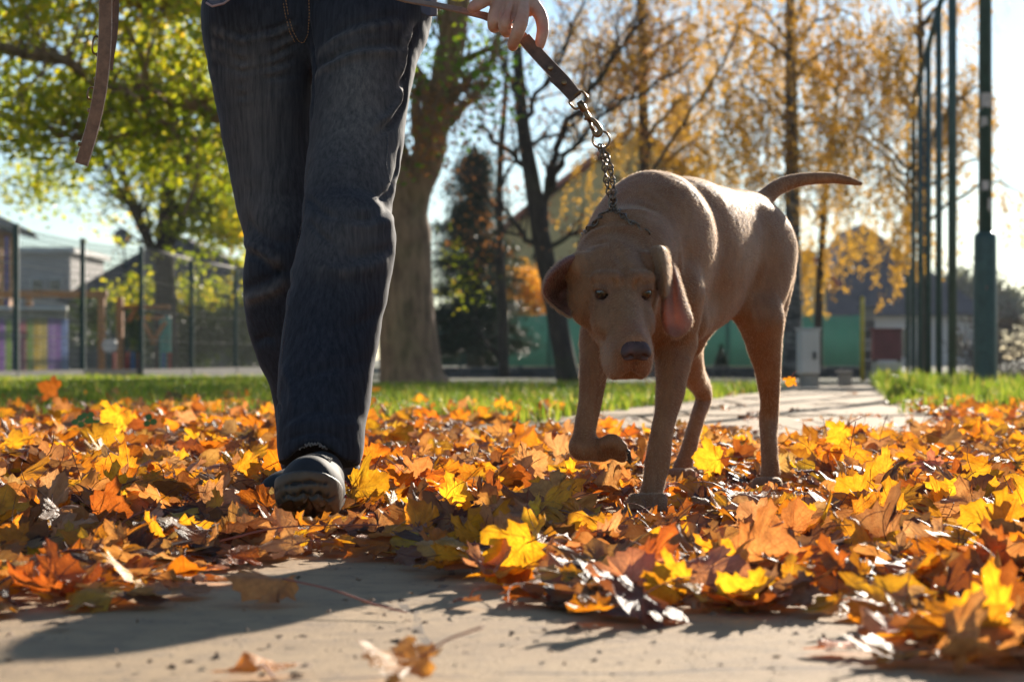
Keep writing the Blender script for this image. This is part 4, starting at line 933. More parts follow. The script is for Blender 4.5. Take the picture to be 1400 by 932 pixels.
# 3. dark conifer
dD = 34.
T = Tree('conifer', 'dark spreading conifer right of the big trunk', P(648, 0, dD)*np.array([1, 1, 0]), 3, BK2)
T.trunk([P(650, 520, dD), P(648, 400, dD), P(645, 280, dD), P(640, 190, dD)], [.16, .13, .08, .02])
rs = T.rs; acc_ = []
for i in range(260):
    u = rs.rand()**.8; y_ = 205+u*270; wd = (16+u*86*(1 if u < .85 else .75))*rs.uniform(.55, 1.25); a = rs.rand()*6.28; c0 = P(647, y_, dD); e_ = c0+np.array([math.cos(a)*wd/FPX*dD, math.sin(a)*wd/FPX*dD, -.12-.1*rs.rand()])
    T.tw.tube([c0+np.array([0, 0, .1]), (c0+e_)/2+np.array([0, 0, .04]), e_], [.02, .012, .005], 4, cap=False); k = 170; uu = rs.rand(k)[:, None]**.7; acc_.append(c0+(e_-c0)*uu+rs.randn(k, 3)*np.array([.10, .10, .055]))
T.leaves(np.vstack(acc_), .085, LDK, hang=.9, aspect=.22); T.done()
# 4. bare tree with rusty leaves
dE = 22.
T = Tree('bare_tree', 'slender nearly bare tree with forked dark trunk and rusty leaves, left of the dog', P(780, 0, dE)*np.array([1, 1, 0]), 4, BK2)
T.trunk([P(778, 524, dE), P(768, 470, dE), P(755, 400, dE), P(741, 330, dE), P(728, 250, dE), P(716, 180, dE), P(710, 110, dE), P(706, 40, dE), P(700, -60, dE)], [.125, .115, .11, .105, .088, .075, .062, .05, .03], flare=.15)
T.limb([P(741, 320, dE), P(748, 260, dE), P(756, 215, dE), P(790, 150, dE), P(830, 95, dE), P(880, 20, dE)], .058, .02, 14, .9)
T.limb([P(748, 265, dE), P(775, 215, dE-.2), P(820, 160, dE-.3), P(880, 125, dE-.3), P(950, 80, dE-.2)], .035, .012, 12, .8)
T.limb([P(752, 380, dE), P(735, 340, dE), P(705, 305, dE), P(680, 275, dE)], .045, .02, 8, .7); T.limb([P(728, 232, dE), P(700, 215, dE), P(668, 185, dE), P(655, 165, dE)], .04, .015, 8, .7)
T.limb([P(716, 175, dE), P(735, 130, dE), P(770, 70, dE), P(800, -10, dE)], .035, .012, 10, .8); T.limb([P(745, 345, dE), P(790, 318, dE), P(830, 322, dE), P(880, 335, dE)], .03, .012, 8, .6)
T.limb([P(724, 200, dE), P(760, 185, dE), P(800, 190, dE)], .025, .01, 7, .6)
T.limb([P(712, 130, dE), P(690, 95, dE), P(680, 40, dE), P(672, -20, dE)], .03, .012, 8, .8)
T.limb([P(790, 330, dE), P(820, 340, dE), P(850, 300, dE), P(905, 210, dE), P(960, 130, dE), P(1010, 40, dE)], .03, .012, 12, .8)
pt = T.clumps([E(800, 90, dE, 150, 100, 1.5), E(900, 130, dE, 90, 130, 1.2), E(740, 330, dE, 60, 60, .5)], 120, 9, .20, False); tp = np.array(T.tips); tp = tp[T.rs.rand(len(tp)) < .55]; T.leaves(np.vstack([pt, tp+T.rs.randn(*tp.shape)*.05]), .048, LRU); T.done()
# 5. thin tree beside it
dF = 26.
T = Tree('thin_tree', 'thin dark tree between the conifer and the bare tree', P(688, 0, dF)*np.array([1, 1, 0]), 5, BK2)
T.trunk([P(689, 515, dF), P(687, 440, dF), P(684, 340, dF), P(683, 240, dF), P(690, 140, dF), P(694, 60, dF)], [.075, .062, .055, .045, .035, .018])
T.limb([P(684, 300, dF), P(660, 255, dF), P(640, 235, dF)], .03, .01, 8, .8); T.limb([P(684, 260, dF), P(705, 215, dF), P(715, 160, dF)], .025, .01, 8, .8); T.limb([P(689, 500, dF), P(668, 470, dF), P(655, 452, dF)], .028, .012, 2, .4)
pt = T.clumps([E(640, 250, dF, 55, 60, .8), E(650, 330, dF, 50, 60, .8), E(690, 200, dF, 40, 80, .6)], 36, 12, .17); T.leaves(pt, .055, LRU); pt = T.clumps([E(615, 350, dF, 26, 40, .4), E(640, 400, dF, 30, 30, .4)], 14, 12, .12); T.leaves(pt, .055, LYG, 'yellow_foliage'); T.done()
# orange bush behind the bare tree
T = Tree('orange_shrub', 'orange-yellow shrub glowing behind the bare tree', P(705, 0, 44)*np.array([1, 1, 0]), 15, BK2)
T.trunk([P(712, 510, 44), P(710, 450, 44), P(712, 390, 44)], [.07, .05, .03]); pt = T.clumps([E(715, 392, 44, 40, 26, .8), E(735, 410, 44, 22, 22, .5)], 70, 22, .17); T.leaves(pt, .11, LOR); T.done()
# 6. birches
def birch(name, label, x_, d_, lean, top, rad, seed, vols, ncl, strands_, bk=BK2, y0=520, size=.052, nl=22):
    T = Tree(name, label, P(x_, 0, d_)*np.array([1, 1, 0]), seed, bk); rs = T.rs
    pts = [P(x_+lean*u*u, y0+(top-y0)*u, d_) for u in np.linspace(0, 1, 8)]; T.trunk(pts, [rad, rad*.85, rad*.75, rad*.66, rad*.55, rad*.42, rad*.3, rad*.12], flare=.2)
    q0 = np.array(T.limbs[0][0]); n0 = len(q0); T2 = []
    for i in range(nl):
        j_ = rs.randint(int(n0*.25), n0-2); p = q0[j_]; a = rs.rand()*6.28; L = rs.uniform(1.0, 2.4)*(1.1-.6*j_/n0); dv = np.array([math.cos(a), math.sin(a)*.6, .55])
        q = [p, p+dv*L*.35+np.array([0, 0, .12]), p+dv*L*.7+np.array([0, 0, .10]), p+dv*L*np.array([1, 1, .6])]; T.limb(q, .030, .010, 0); T2.append(np.array(T.limbs[-1][0]))
    tops = []
    for (c0, r_) in vols:
        for _ in range(int(strands_/len(vols))): u = rs.randn(3); u /= np.linalg.norm(u); tops.append(c0+u*r_*rs.rand()**.4)
    for q in T2:
        for _ in range(8): tops.append(q[rs.randint(len(q)//3, len(q))])
    pt = T.strands(tops, 1.05, .018, .035); pt2 = T.clumps(vols, ncl, 18, .14)
    T.leaves(np.vstack([pt, pt2]), size, LGO, hang=1.0, aspect=.7); T.done(); return T
birch('weeping_birch', 'weeping birch with dark pale-flecked trunk and hanging golden leaves, behind the dog', 1084, 29., -8, -240, .15, 6, [E(1080, 60, 29, 130, 120, 1.6), E(1130, 200, 29, 80, 70, 1.2), E(1170, 90, 29, 80, 110, 1.2), E(1020, 170, 29, 70, 90, 1.), E(1100, -120, 29, 200, 120, 1.6)], 230, 540, bk=BK3, size=.050)
birch('low_birch_bough', 'birch with low golden boughs drooping in front of the slate house', 1118, 33., 30, 100, .09, 16, [E(1135, 330, 33, 42, 26, .6), E(1185, 325, 33, 50, 22, .6), E(1160, 270, 33, 60, 40, .8), E(1105, 345, 33, 25, 22, .4)], 5, 46, size=.05, nl=4)
birch('rusty_birch', 'birch with pinkish-brown thinning foliage behind the leash clip', 885, 33., -20, -200, .14, 7, [E(880, 110, 33, 90, 130, 1.4), E(960, 60, 33, 90, 110, 1.4), E(940, 210, 33, 60, 60, 1.), E(820, 60, 33, 80, 100, 1.2), E(880, -110, 33, 200, 100, 1.6)], 230, 400, bk=BK2)
birch('right_birch', 'thin birch crown reaching over the court posts, right', 1262, 30., -10, -220, .09, 8, [E(1240, 60, 30, 50, 110, 1.), E(1262, 190, 30, 42, 70, .7), E(1320, 130, 30, 30, 60, .5), E(1240, 290, 30, 28, 50, .5)], 60, 170)
# 7. far trees, right
for i, (x_, y_, rx, ry, lb) in enumerate(((1318, 395, 36, 32, 'hazy far tree right of the slate house, nearer the court posts'), (1362, 415, 34, 26, 'hazy far tree at the right behind the brushwood'), (1288, 410, 20, 24, 'small hazy far tree showing between the court posts'))):
    dH = 120.; T = Tree('far_tree', lb, P(x_, 0, dH)*np.array([1, 1, 0]), 20+i, BK2); T.e['group'] = 'far hazy trees'
    T.trunk([P(x_, 497, dH), P(x_, 440, dH), P(x_, 400, dH)], [.3, .2, .1]); pt = T.clumps([E(x_, y_, dH, rx, ry, 1.5), E(x_+rx*.5, y_+16, dH, rx*.7, ry*.7, 1.2), E(x_-rx*.5, y_+20, dH, rx*.7, ry*.7, 1.2)], 110, 26, .5, False); T.leaves(pt, .38, LHZ); T.done()
# brushwood hedge right
T = Tree('brushwood_hedge', 'tangled grey-brown leafless hedge behind the lamp post at the right edge', P(1385, 0, 21)*np.array([1, 1, 0]), 30, simple('dry_twigs', (.13, .10, .085), .8)); T.e['category'] = 'hedge'
rs = T.rs
for i in range(900):
    x_ = rs.uniform(1322, 1520); top_ = 428+20*rs.rand()+(30 if x_ < 1350 else 0); y_ = top_+(535-top_)*rs.rand(); p = P(x_, y_, 21+rs.rand()*1.4); dv = rs.randn(3)*.22; dv[2] = abs(dv[2])*.5
    p[2] = max(p[2], .02); T.tw.tube([p, p+dv*.5+rs.randn(3)*.03, p+dv+rs.randn(3)*.04], [.007, .005, .003], 3, cap=False)
pt = np.stack([np.interp(rs.rand(3200), [0, 1], [P(1330, 0, 21)[0], P(1520, 0, 21)[0]]), 21+rs.rand(3200)*1.4, rs.rand(3200)*.72], 1); T.leaves(pt, .030, leafmat('grey_leaves', [(0, (.05, .045, .04)), (1, (.12, .095, .075))], fac=.1, spec=0.), 'dry_leaves'); T.tw.build('stems', T.bk, T.e); T.tw = MB()
# small dark conifers by the netting
for i, (x_, y_, w_) in enumerate(((986, 470, 14), (672, 455, 26))):
    dK = 37.; T = Tree('small_cypress', ['small dark cypress shrub in front of the green netting, behind the dog', 'dark shrub in front of the green netting, under the conifer'][i], P(x_, 0, dK)*np.array([1, 1, 0]), 40+i, BK2); T.e['group'] = 'dark shrubs by the netting'; T.e['category'] = 'shrub'
    T.trunk([P(x_, 510, dK), P(x_, y_+10, dK)], [.04, .01]); rs = T.rs; k = 2600; u = rs.rand(k)**.7; z0, z1 = 0, P(0, y_, dK)[2]; a = rs.rand(k)*6.28; rad = w_/FPX*dK*u*(rs.rand(k)**.5)
    T.leaves(np.stack([P(x_, 0, dK)[0]+np.cos(a)*rad, dK+np.sin(a)*rad, z1-(z1-z0)*u], 1), .06, LDK, hang=-.4, aspect=.3); T.done()
# ---------------------------------------------------------------- dog
def dog_coat():
    t = NT('dog_coat'); o = t.obj()
    fine = t.noise(420, 3, .6, t.obj((1, 1, .35))); mid = t.noise(16, 5, .6, o)
    c = t.ramp(mid, [(.3, (.285, .118, .044)), (.7, (.40, .192, .082))])
    str_ = t.noise(150, 4, .7, t.obj((1, .6, .22)), .4); c = t.mix(t.math('MULTIPLY', t.math('SUBTRACT', str_, .35, clamp=True), 2.2, clamp=True), c, t.mix(1.0, c, (.58, .54, .52), 'MULTIPLY')); c = t.mix(t.math('MULTIPLY', fine, .5), c, t.mix(1.0, c, (.62, .58, .56), 'MULTIPLY'))
    pk = t.n('Attribute', _attribute_name='pink').outputs['Fac']; pl = t.n('Attribute', _attribute_name='pale').outputs['Fac']
    dk = t.n('Attribute', _attribute_name='dark').outputs['Fac']
    c = t.mix(t.math('MULTIPLY', pl, .55), c, (.46, .31, .22)); c = t.mix(t.math('MULTIPLY', pk, .7), c, (.36, .11, .07)); c = t.mix(dk, c, (.05, .028, .022))
    t.base(c, .62, Sheen_Weight=.32, Sheen_Roughness=.3, Sheen_Tint=(1, .80, .62, 1), Specular_IOR_Level=.35)
    t.bump(t.mix(.5, fine, t.noise(900, 2, .5, o)), .35, .0012)
    return t.m
MDOG = dog_coat()
HS = np.array(P(842, 392, 3.36)); HN = np.array(P(870, 482, 3.19))
hf = HN-HS; hf /= np.linalg.norm(hf)
hr = np.cross(hf, (0, 0, 1)); hr = -hr if hr[0] < 0 else hr; hr /= np.linalg.norm(hr)
hu = np.cross(hr, hf); hu = -hu if hu[2] < 0 else hu
def HL(r, f, u): return HS+hr*r+hf*f+hu*u
HAX = np.array([hr, hf, hu])
d = SDF()
BU = np.array([.47, .88, 0]); BU /= np.linalg.norm(BU); BL = np.array([BU[1], -BU[0], 0]); BAX = np.array([BL, BU, [0, 0, 1]])
def px(r, dd): return r/FPX*dd
# trunk
d.el(P(893, 352, 3.66), (.100, .135, .150), BAX, k=.05)      # chest
d.el(P(943, 345, 3.84), (.101, .19, .140), BAX, k=.05)      # ribs
d.el(P(985, 338, 4.00), (.084, .16, .108), BAX, k=.05)      # loin
d.el(P(1020, 335, 4.14), (.083, .12, .098), BAX, k=.05)     # pelvis
d.rc(P(900, 296, 3.72), P(1018, 302, 4.16), .055, .052, k=.05)  # back line
d.el(P(868, 415, 3.58), (.075, .08, .085), BAX, k=.05)      # forechest
# neck
d.rc(P(893, 322, 3.66), P(855, 355, 3.48), .103, .080, k=.05)
d.rc(P(855, 352, 3.48), HL(0, -.03, -.01), .078, .06, k=.03)
d.rc(P(850, 400, 3.50), P(838, 440, 3.44), .072, .045, k=.04)    # throat
# shoulder blades and upper arms
d.el(P(922, 360, 3.60), (.045, .075, .135), BAX, k=.035)
d.el(P(838, 385, 3.66), (.045, .065, .12), BAX, k=.035)
d.rc(P(920, 405, 3.56), P(924, 462, 3.60), .056, .038, k=.03)
d.rc(P(835, 410, 3.56), P(822, 468, 3.58), .048, .034, k=.03)
# planted foreleg
FL = [(923, 468, 3.60, .037), (919, 512, 3.57, .030), (912, 560, 3.54, .0215), (905, 592, 3.52, .0200), (900, 628, 3.51, .0225), (894, 660, 3.50, .0200), (889, 684, 3.49, .022)]
d.chain([(P(*a[:3]), a[3]) for a in FL], k=.016)
d.rc(P(926, 470, 3.64), P(913, 560, 3.56), .022, .012, k=.02)
pw = np.array(P(887, 693, 3.46))
for dx in (-.019, -.007, .007, .019):
    d.chain([(pw+(dx, .006, .012), .0115), (pw+(dx*1.2-.004, -.018+abs(dx)*.4, .012), .0125), (pw+(dx*1.3-.008, -.040+abs(dx)*.6, -.002), .0108)], k=.004)
d.el(pw+(-.002, .010, .002), (.022, .028, .018), k=.008)
# lifted foreleg
FR = [(820, 462, 3.58, .034), (812, 505, 3.55, .026), (806, 552, 3.53, .0205), (799, 590, 3.51, .0195), (797, 610, 3.50, .0215)]
d.chain([(P(*a[:3]), a[3]) for a in FR], k=.016)
d.rc(P(826, 470, 3.60), P(806, 560, 3.55), .018, .010, k=.02)
d.rc(P(797, 612, 3.50), P(822, 616, 3.53), .0225, .0205, k=.012)
for j, (a0, b0, dz) in enumerate(((.0, .0, 0), (3, 7, .012), (4, 12, .024), (0, 16, .036))):
    d.chain([(P(824, 607+j*3, 3.50+dz*.8), .0115), (P(838+a0*.3, 603+b0*.9, 3.502+dz), .0125), (P(850+a0*.3, 611+b0*.8, 3.505+dz), .0105)], k=.003)
d.el(P(829, 615, 3.53), (.018, .022, .015), k=.008)
# hind legs: near (image right)
d.el(P(1045, 352, 4.08), (.045, .085, .095), BAX, k=.04)
d.rc(P(1049, 345, 4.13), P(1040, 432, 4.02), .066, .047, k=.035, n=BL, sc=.8)
d.rc(P(1062, 380, 4.18), P(1052, 470, 4.10), .035, .022, k=.035)
HLg = [(1040, 436, 4.02, .046), (1049, 500, 4.08, .0285), (1052, 545, 4.13, .0205), (1051, 574, 4.15, .0205), (1051, 605, 4.12, .0180), (1053, 640, 4.09, .0190), (1052, 664, 4.07, .0215)]
d.chain([(P(*a[:3]), a[3]) for a in HLg], k=.016)
d.rc(P(1060, 470, 4.16), P(1059, 566, 4.19), .011, .010, k=.02)     # achilles
pw = np.array(P(1050, 668, 4.04))
for dx in (-.017, -.006, .006, .017):
    d.chain([(pw+(dx, .006, .012), .011), (pw+(dx*1.15-.003, -.016+abs(dx)*.4, .011), .012), (pw+(dx*1.25-.006, -.036+abs(dx)*.6, -.002), .0105)], k=.004)
# far hind leg
d.el(P(985, 372, 4.2), (.04, .08, .09), BAX, k=.04)
d.rc(P(985, 380, 4.22), P(932, 462, 4.12), .062, .045, k=.035)
HR = [(932, 466, 4.13, .043), (947, 512, 4.30, .026), (962, 541, 4.42, .0185), (953, 572, 4.38, .0165), (942, 612, 4.34, .0175), (932, 642, 4.31, .0195)]
d.chain([(P(*a[:3]), a[3]) for a in HR], k=.016)
d.rc(P(945, 478, 4.26), P(967, 534, 4.45), .012, .009, k=.02)
pw = np.array(P(929, 654, 4.27))
for dx in (-.020, -.007, .007, .020):
    d.chain([(pw+(dx, .006, .010), .0115), (pw+(dx*1.15-.002, -.018+abs(dx)*.4, .009), .0125), (pw+(dx*1.25-.004, -.038+abs(dx)*.6, -.006), .011)], k=.004)
# belly line and flank fold
d.rc(P(940, 445, 3.72), P(1000, 402, 4.04), .035, .03, k=.05)
# tail
TL = [(1026, 290, 4.26, .030), (1045, 272, 4.30, .0205), (1062, 257, 4.33, .0175), (1085, 248, 4.36, .0155), (1112, 244, 4.38, .0135), (1140, 244, 4.39, .0115), (1160, 247, 4.39, .0095), (1177, 251, 4.39, .005)]
d.chain([(P(*a[:3]), a[3]) for a in TL], k=.012)
# head
d.el(HL(0, -.005, 0), (.067, .080, .056), HAX, k=.02)
d.el(HL(0, .022, .018), (.052, .050, .036), HAX, k=.02)
d.rc(HL(0, -.05, .02), HL(0, -.085, -.01), .035, .045, k=.03)
EX, EF, EU = .0345, .0545, .0215          # eye place in the head
def HE(s, r, f, u): return HL(s*(EX+r)+.002, EF+f, EU+u)
for s in (-1, 1):
    d.el(HL(s*.042, -.012, -.036), (.034, .055, .042), HAX, k=.025)       # cheek muscle
    d.rc(HE(s, -.018, -.006, .021), HE(s, .007, -.018, .016), .0155, .0135, k=.008)  # brow
    d.el(HL(s*.035, .085, -.014), (.019, .04, .026), HAX, k=.02)         # under eye
    d.el(HL(s*.0205, .152, -.036), (.0170, .050, .032), HAX, k=.014)      # flews
    d.el(HL(s*.0250, .125, -.056), (.0140, .044, .031), HAX, k=.012); d.el(HL(s*.0245, .158, -.056), (.0105, .024, .022), HAX, k=.008)
    d.el(HL(s*.013, .182, -.024), (.018, .020, .025), HAX, k=.01)
d.rc(HL(0, .04, .000), HL(0, .180, -.004), .036, .0255, k=.018, n=hu, sc=.82)   # muzzle
d.rc(HL(0, .06, .018), HL(0, .185, .010), .020, .0175, k=.012)
d.rc(HL(0, .01, -.070), HL(0, .148, -.064), .038, .020, k=.02)      # lower jaw
for s in (-1, 1):
    d.el(HE(s, 0, 0, 0), (.0155, .015, .0115), HAX, k=.006, op=-1)   # sockets
    d.rc(HE(s, -.0125, .0092, .0092), HE(s, .0115, -.0035, .0074), .0066, .0062, k=.003)     # upper lid
    d.rc(HE(s, -.0115, .0125, -.0140), HE(s, .0105, .000, -.0165), .0052, .0048, k=.003)  # lower lid
    d.rc(HL(s*.064, -.022, .030), HL(s*.070, -.03, .012), .022, .018, k=.02)       # ear root
d.rc(HL(0, .204, -.018), HL(0, .196, -.052), .0022, .0022, k=.004, op=-1)
# relief: ribs, shoulder edge, skin folds, veins
cr = d.crease
cr([P(934, 252, 3.7), P(948, 290, 3.68), P(957, 350, 3.66), P(953, 430, 3.62), P(943, 468, 3.58)], .011, .012)
cr([P(925, 262, 3.66), P(937, 300, 3.62), P(944, 355, 3.58), P(940, 420, 3.54)], -.009, .014)
for i, (x0, x1) in enumerate(((965, 978), (981, 992), (996, 1006))):
    cr([P(x0-12, 268+i*6, 3.92+i*.05), P(x0+6, 310, 3.85+i*.06), P(x1, 360, 3.82+i*.06), P(x1-14, 410, 3.82+i*.05)], .0080, .0095)
    cr([P(x0-2, 268+i*6, 3.92+i*.05), P(x0+16, 310, 3.87+i*.06), P(x1+8, 360, 3.84+i*.06), P(x1-6, 400, 3.84+i*.05)], -.0075, .0090)
for k_, (y0, y1) in enumerate(((283, 300), (296, 312), (309, 322))):
    cr([P(808, y0+14, 3.45), P(845, y0, 3.38), P(885, y0+6, 3.40), P(905, y1+16, 3.46)], .0018, .009)
cr([P(803, 335, 3.4), P(845, 318, 3.33), P(888, 330, 3.38)], .006, .008)
cr([P(790, 330, 3.47), P(812, 306, 3.44), P(838, 295, 3.42), P(862, 303, 3.43), P(886, 318, 3.45), P(903, 342, 3.46)], .006, .006)
cr([P(800, 312, 3.47), P(838, 282, 3.44), P(880, 292, 3.46), P(905, 315, 3.5)], -.0045, .010)
cr([P(798, 325, 3.44), P(842, 306, 3.40), P(884, 330, 3.43)], -.0045, .008)
cr([P(868, 268, 3.5), P(890, 290, 3.5), P(908, 330, 3.5), P(915, 370, 3.5)], .004, .009)
cr([P(882, 262, 3.55), P(905, 285, 3.53), P(922, 330, 3.5), P(928, 390, 3.5)], -.004, .010)
cr([P(962, 262, 3.88), P(990, 268, 3.98), P(1018, 280, 4.05)], -.004, .012)
cr([HE(-1, -.006, .0, .030), HE(-1, -.016, .010, .022), HE(-1, -.020, .016, .008)], .0050, .006); cr([HE(1, -.006, .0, .030), HE(1, -.016, .010, .022), HE(1, -.020, .016, .008)], .0050, .006)
cr([HE(-1, -.012, .018, -.018), HE(-1, .0, .012, -.024), HE(-1, .014, .0, -.022)], .0040, .0045); cr([HE(1, -.012, .018, -.018), HE(1, .0, .012, -.024), HE(1, .014, .0, -.022)], .0040, .0045)
for s in (-1, 1):
    cr([HL(s*.004, .202, -.048), HL(s*.016, .192, -.060), HL(s*.026, .176, -.068), HL(s*.032, .150, -.076), HL(s*.034, .120, -.078)], .0030, .0035)
cr([HL(0, -.03, .06), HL(0, .03, .058), HL(0, .06, .045), HL(0, .075, .03)], .0042, .007)
for s in (-1, 1):
    cr([HL(s*.030, .08, .010), HL(s*.026, .11, .006), HL(s*.024, .15, .0)], .0030, .006); cr([HL(s*.04, -.03, .055), HL(s*.048, .0, .045), HL(s*.052, .02, .03)], .0035, .008); cr([HL(s*.012, .02, .056), HL(s*.02, .045, .048), HL(s*.022, .055, .042)], .0022, .005)
cr([HL(-.052, .02, .01), HL(-.05, .05, -.02), HL(-.038, .085, -.035), HL(-.036, .12, -.03)], .0050, .007)
cr([HL(.052, .02, .01), HL(.05, .05, -.02), HL(.038, .085, -.035), HL(.036, .12, -.03)], .0050, .007)
cr([HL(-.055, .03, -.04), HL(-.045, .06, -.065), HL(-.045, .09, -.075)], .0035, .007)
cr([HL(-.06, -.02, -.05), HL(-.05, .02, -.085), HL(-.035, .06, -.095)], .004, .009)
cr([P(922, 440, 3.52), P(918, 500, 3.53), P(910, 560, 3.52)], .0022, .006)
cr([P(815, 470, 3.53), P(812, 530, 3.52), P(806, 585, 3.49)], .003, .006)
cr([P(1062, 400, 4.02), P(1058, 460, 4.03), P(1052, 520, 4.06)], .004, .008)
cr([P(1020, 390, 3.98), P(1032, 450, 3.97), P(1045, 520, 4.02)], -.003, .007)
cr([P(1052, 320, 4.05), P(1062, 350, 4.06), P(1066, 390, 4.07)], .003, .01)
cr([P(1008, 285, 4.0), P(1030, 300, 4.03), P(1048, 318, 4.05), P(1060, 350, 4.06)], -.006, .010)
cr([P(1012, 300, 3.98), P(1026, 330, 3.97), P(1022, 370, 3.95), P(1005, 405, 3.93)], .007, .012)
cr([P(1035, 330, 4.02), P(1040, 380, 3.99), P(1034, 430, 3.96)], -.005, .012)
cr([P(1056, 370, 4.06), P(1064, 420, 4.09), P(1060, 470, 4.10)], .006, .008)
cr([P(895, 300, 3.53), P(900, 350, 3.5), P(895, 400, 3.49)], .005, .012); cr([P(915, 300, 3.53), P(922, 360, 3.51), P(915, 420, 3.5)], -.005, .012)
cr([P(930, 440, 3.52), P(926, 500, 3.52), P(920, 555, 3.51)], .004, .006); cr([P(890, 560, 3.51), P(886, 610, 3.49), P(882, 650, 3.47)], .003, .005)
cr([P(826, 480, 3.54), P(820, 540, 3.52), P(812, 590, 3.50)], .004, .006)
V, Q, g = d.mesh(.0040, extra=lambda V, g: vnoise(V, 28, 1)*.0012+vnoise(V, 75, 2)*.0005)
pink = np.maximum(near(V, [HE(s, -.004, .012, -.008) for s in (-1, 1)], .010)*.85, near(V, [HL(0, .170, .014), HL(0, .190, -.02)], .022)*.5)
pink = np.maximum(pink, near(V, [HL(0, .190, -.056), HL(.02, .175, -.066), HL(-.02, .175, -.066)], .012)*.35)
lipd = near(V, [HL(s*x_, f_, u_) for s in (-1, 1) for x_, f_, u_ in ((.006, .200, -.052), (.014, .194, -.060), (.022, .182, -.066), (.028, .166, -.074), (.030, .148, -.080))], .0045)
pale = near(V, [HL(.03, .17, -.045), HL(.03, .14, -.06), HL(-.03, .165, -.05)], .032)*.9
dark = near(V, [HE(s, 0, .003, .002) for s in (-1, 1)], .0150)*.95  # dark eye rims, with the shadow of the brow painted in
dark = np.maximum(dark, lipd*.8); dark = np.maximum(dark, near(V, [HL(0, .204, -.022), HL(0, .198, -.042)], .006)*.6)
DOG = empty('dog', P(960, 700, 3.5)*np.array([1, 1, 0])+np.array([0, .3, 0]), 'brown short-haired hunting dog with lowered head, raised forepaw and chain collar walking on leaves', 'dog')
body_me = npmesh('body', V, Q, attrs={'pink': pink, 'pale': pale, 'dark': dark})
body_o = link('body', body_me, DOG, MDOG)
DOGV, DOGQ, DOGG = V, Q, g
# nose leather
ns = SDF(); ns.el(HL(0, .196, .002), (.0215, .0185, .0175), HAX, k=.008)
for s in (-1, 1):
    ns.el(HL(s*.0135, .203, -.002), (.0115, .0115, .0125), HAX, k=.006)
    ns.el(HL(s*.0105, .2150, -.002), (.0048, .008, .0052), HAX, k=.003, op=-1)
    ns.rc(HL(s*.013, .213, -.005), HL(s*.025, .203, -.009), .0026, .0020, k=.003, op=-1)
ns.rc(HL(0, .216, .006), HL(0, .212, -.018), .0014, .0014, k=.002, op=-1)
V, Q, g = ns.mesh(.0018, extra=lambda V, g: vnoise(V, 500, 3)*.0003)
t = NT('nose_leather'); t.base(t.ramp(t.noise(60, 4, .6, t.obj()), [(.3, (.045, .020, .016)), (.7, (.115, .052, .040))]), .55); t.bump(t.noise(500, 2, .5, t.obj()), .5, .0008)
for s in (-1, 1): pass
link('nose', npmesh('nose', V, Q), DOG, t.m)
# eyes
te = NT('dog_eye'); at = te.n('Attribute', _attribute_name='iris').outputs['Fac']
te.base(te.ramp(at, [(0, (.008, .006, .005)), (.42, (.010, .008, .006)), (.48, (.055, .024, .010)), (.80, (.030, .014, .007)), (.86, (.012, .006, .005)), (.94, (.09, .04, .03))]), .10, Coat_Weight=1.0)
for c in [HE(s, -.0005, -.0030, -.0015) for s in (-1, 1)]:
    n, m = 24, 14; vs = []; ir = []; look = HN*.3+np.array([.1, -1, .05])*.0; fv = hf*.72+hu*.55+hr*(.35 if c is not None and (c-HS)@hr > 0 else -.35)
    fv = fv/np.linalg.norm(fv); a = np.cross(fv, (0, 0, 1)); a /= np.linalg.norm(a); b = np.cross(a, fv)
    for i in range(m+1):
        th = math.pi*i/m
        for j in range(n):
            ph = 2*math.pi*j/n; rr = .0142
            vs.append(c+fv*math.cos(th)*rr+(a*math.cos(ph)+b*math.sin(ph))*math.sin(th)*rr); ir.append(th/1.0)
    fs = [(i*n+j, i*n+(j+1) % n, (i+1)*n+(j+1) % n, (i+1)*n+j) for i in range(m) for j in range(n)]
    link('eye', npmesh('eye', vs, fs, attrs={'iris': np.array(ir)}), DOG, te.m)
# ears: leather flaps as real thin shells
tr = NT('ear_leather'); o = tr.obj(); c = tr.ramp(tr.noise(22, 4, .6, o), [(.3, (.27, .14, .062)), (.7, (.37, .21, .10))])
tr.base(c, .6, Sheen_Weight=.5, Sheen_Roughness=.35, Sheen_Tint=(1, .9, .8, 1)); nb = tr.bump(tr.noise(420, 2, .6, tr.obj((1, 1, .4))), .3, .001)
tr.translucent((.60, .30, .19, 1), .22)
ti = NT('inner_ear'); ti.base(ti.ramp(ti.noise(40, 4, .6, ti.obj()), [(.3, (.30, .14, .09)), (.7, (.42, .22, .15))]), .6); ti.translucent((.85, .40, .27, 1), .42)
t2 = NT('ear_hollow_shade'); t2.base(t2.ramp(t2.noise(40, 4, .6, t2.obj()), [(.3, (.13, .045, .030)), (.7, (.24, .09, .06))]), .6)  # inner ear skin darkened to paint in the shade of the hollow
def sheet(rows, thick, name, sub=2):
    """rows: list of rows of 3D points -> thin shell"""
    n, m = len(rows), len(rows[0]); vs = [tuple(p) for r in rows for p in r]
    fs = [(i*m+j, i*m+j+1, (i+1)*m+j+1, (i+1)*m+j) for i in range(n-1) for j in range(m-1)]
    me = bpy.data.meshes.new(name); me.from_pydata(vs, [], fs); me.update(); me.polygons.foreach_set('use_smooth', [True]*len(fs))
    return me
def add_sheet(name, rows, thick, parent, m1, m2=None, sub=2):
    me = sheet(rows, thick, name); o = link(name, me, parent, m1)
    if m2: me.materials.append(m2)
    s1 = o.modifiers.new('solid', 'SOLIDIFY'); s1.thickness = thick; s1.offset = 0
    if m2: s1.material_offset = 1
    s2 = o.modifiers.new('sub', 'SUBSURF'); s2.levels = sub; s2.render_levels = sub
    return o
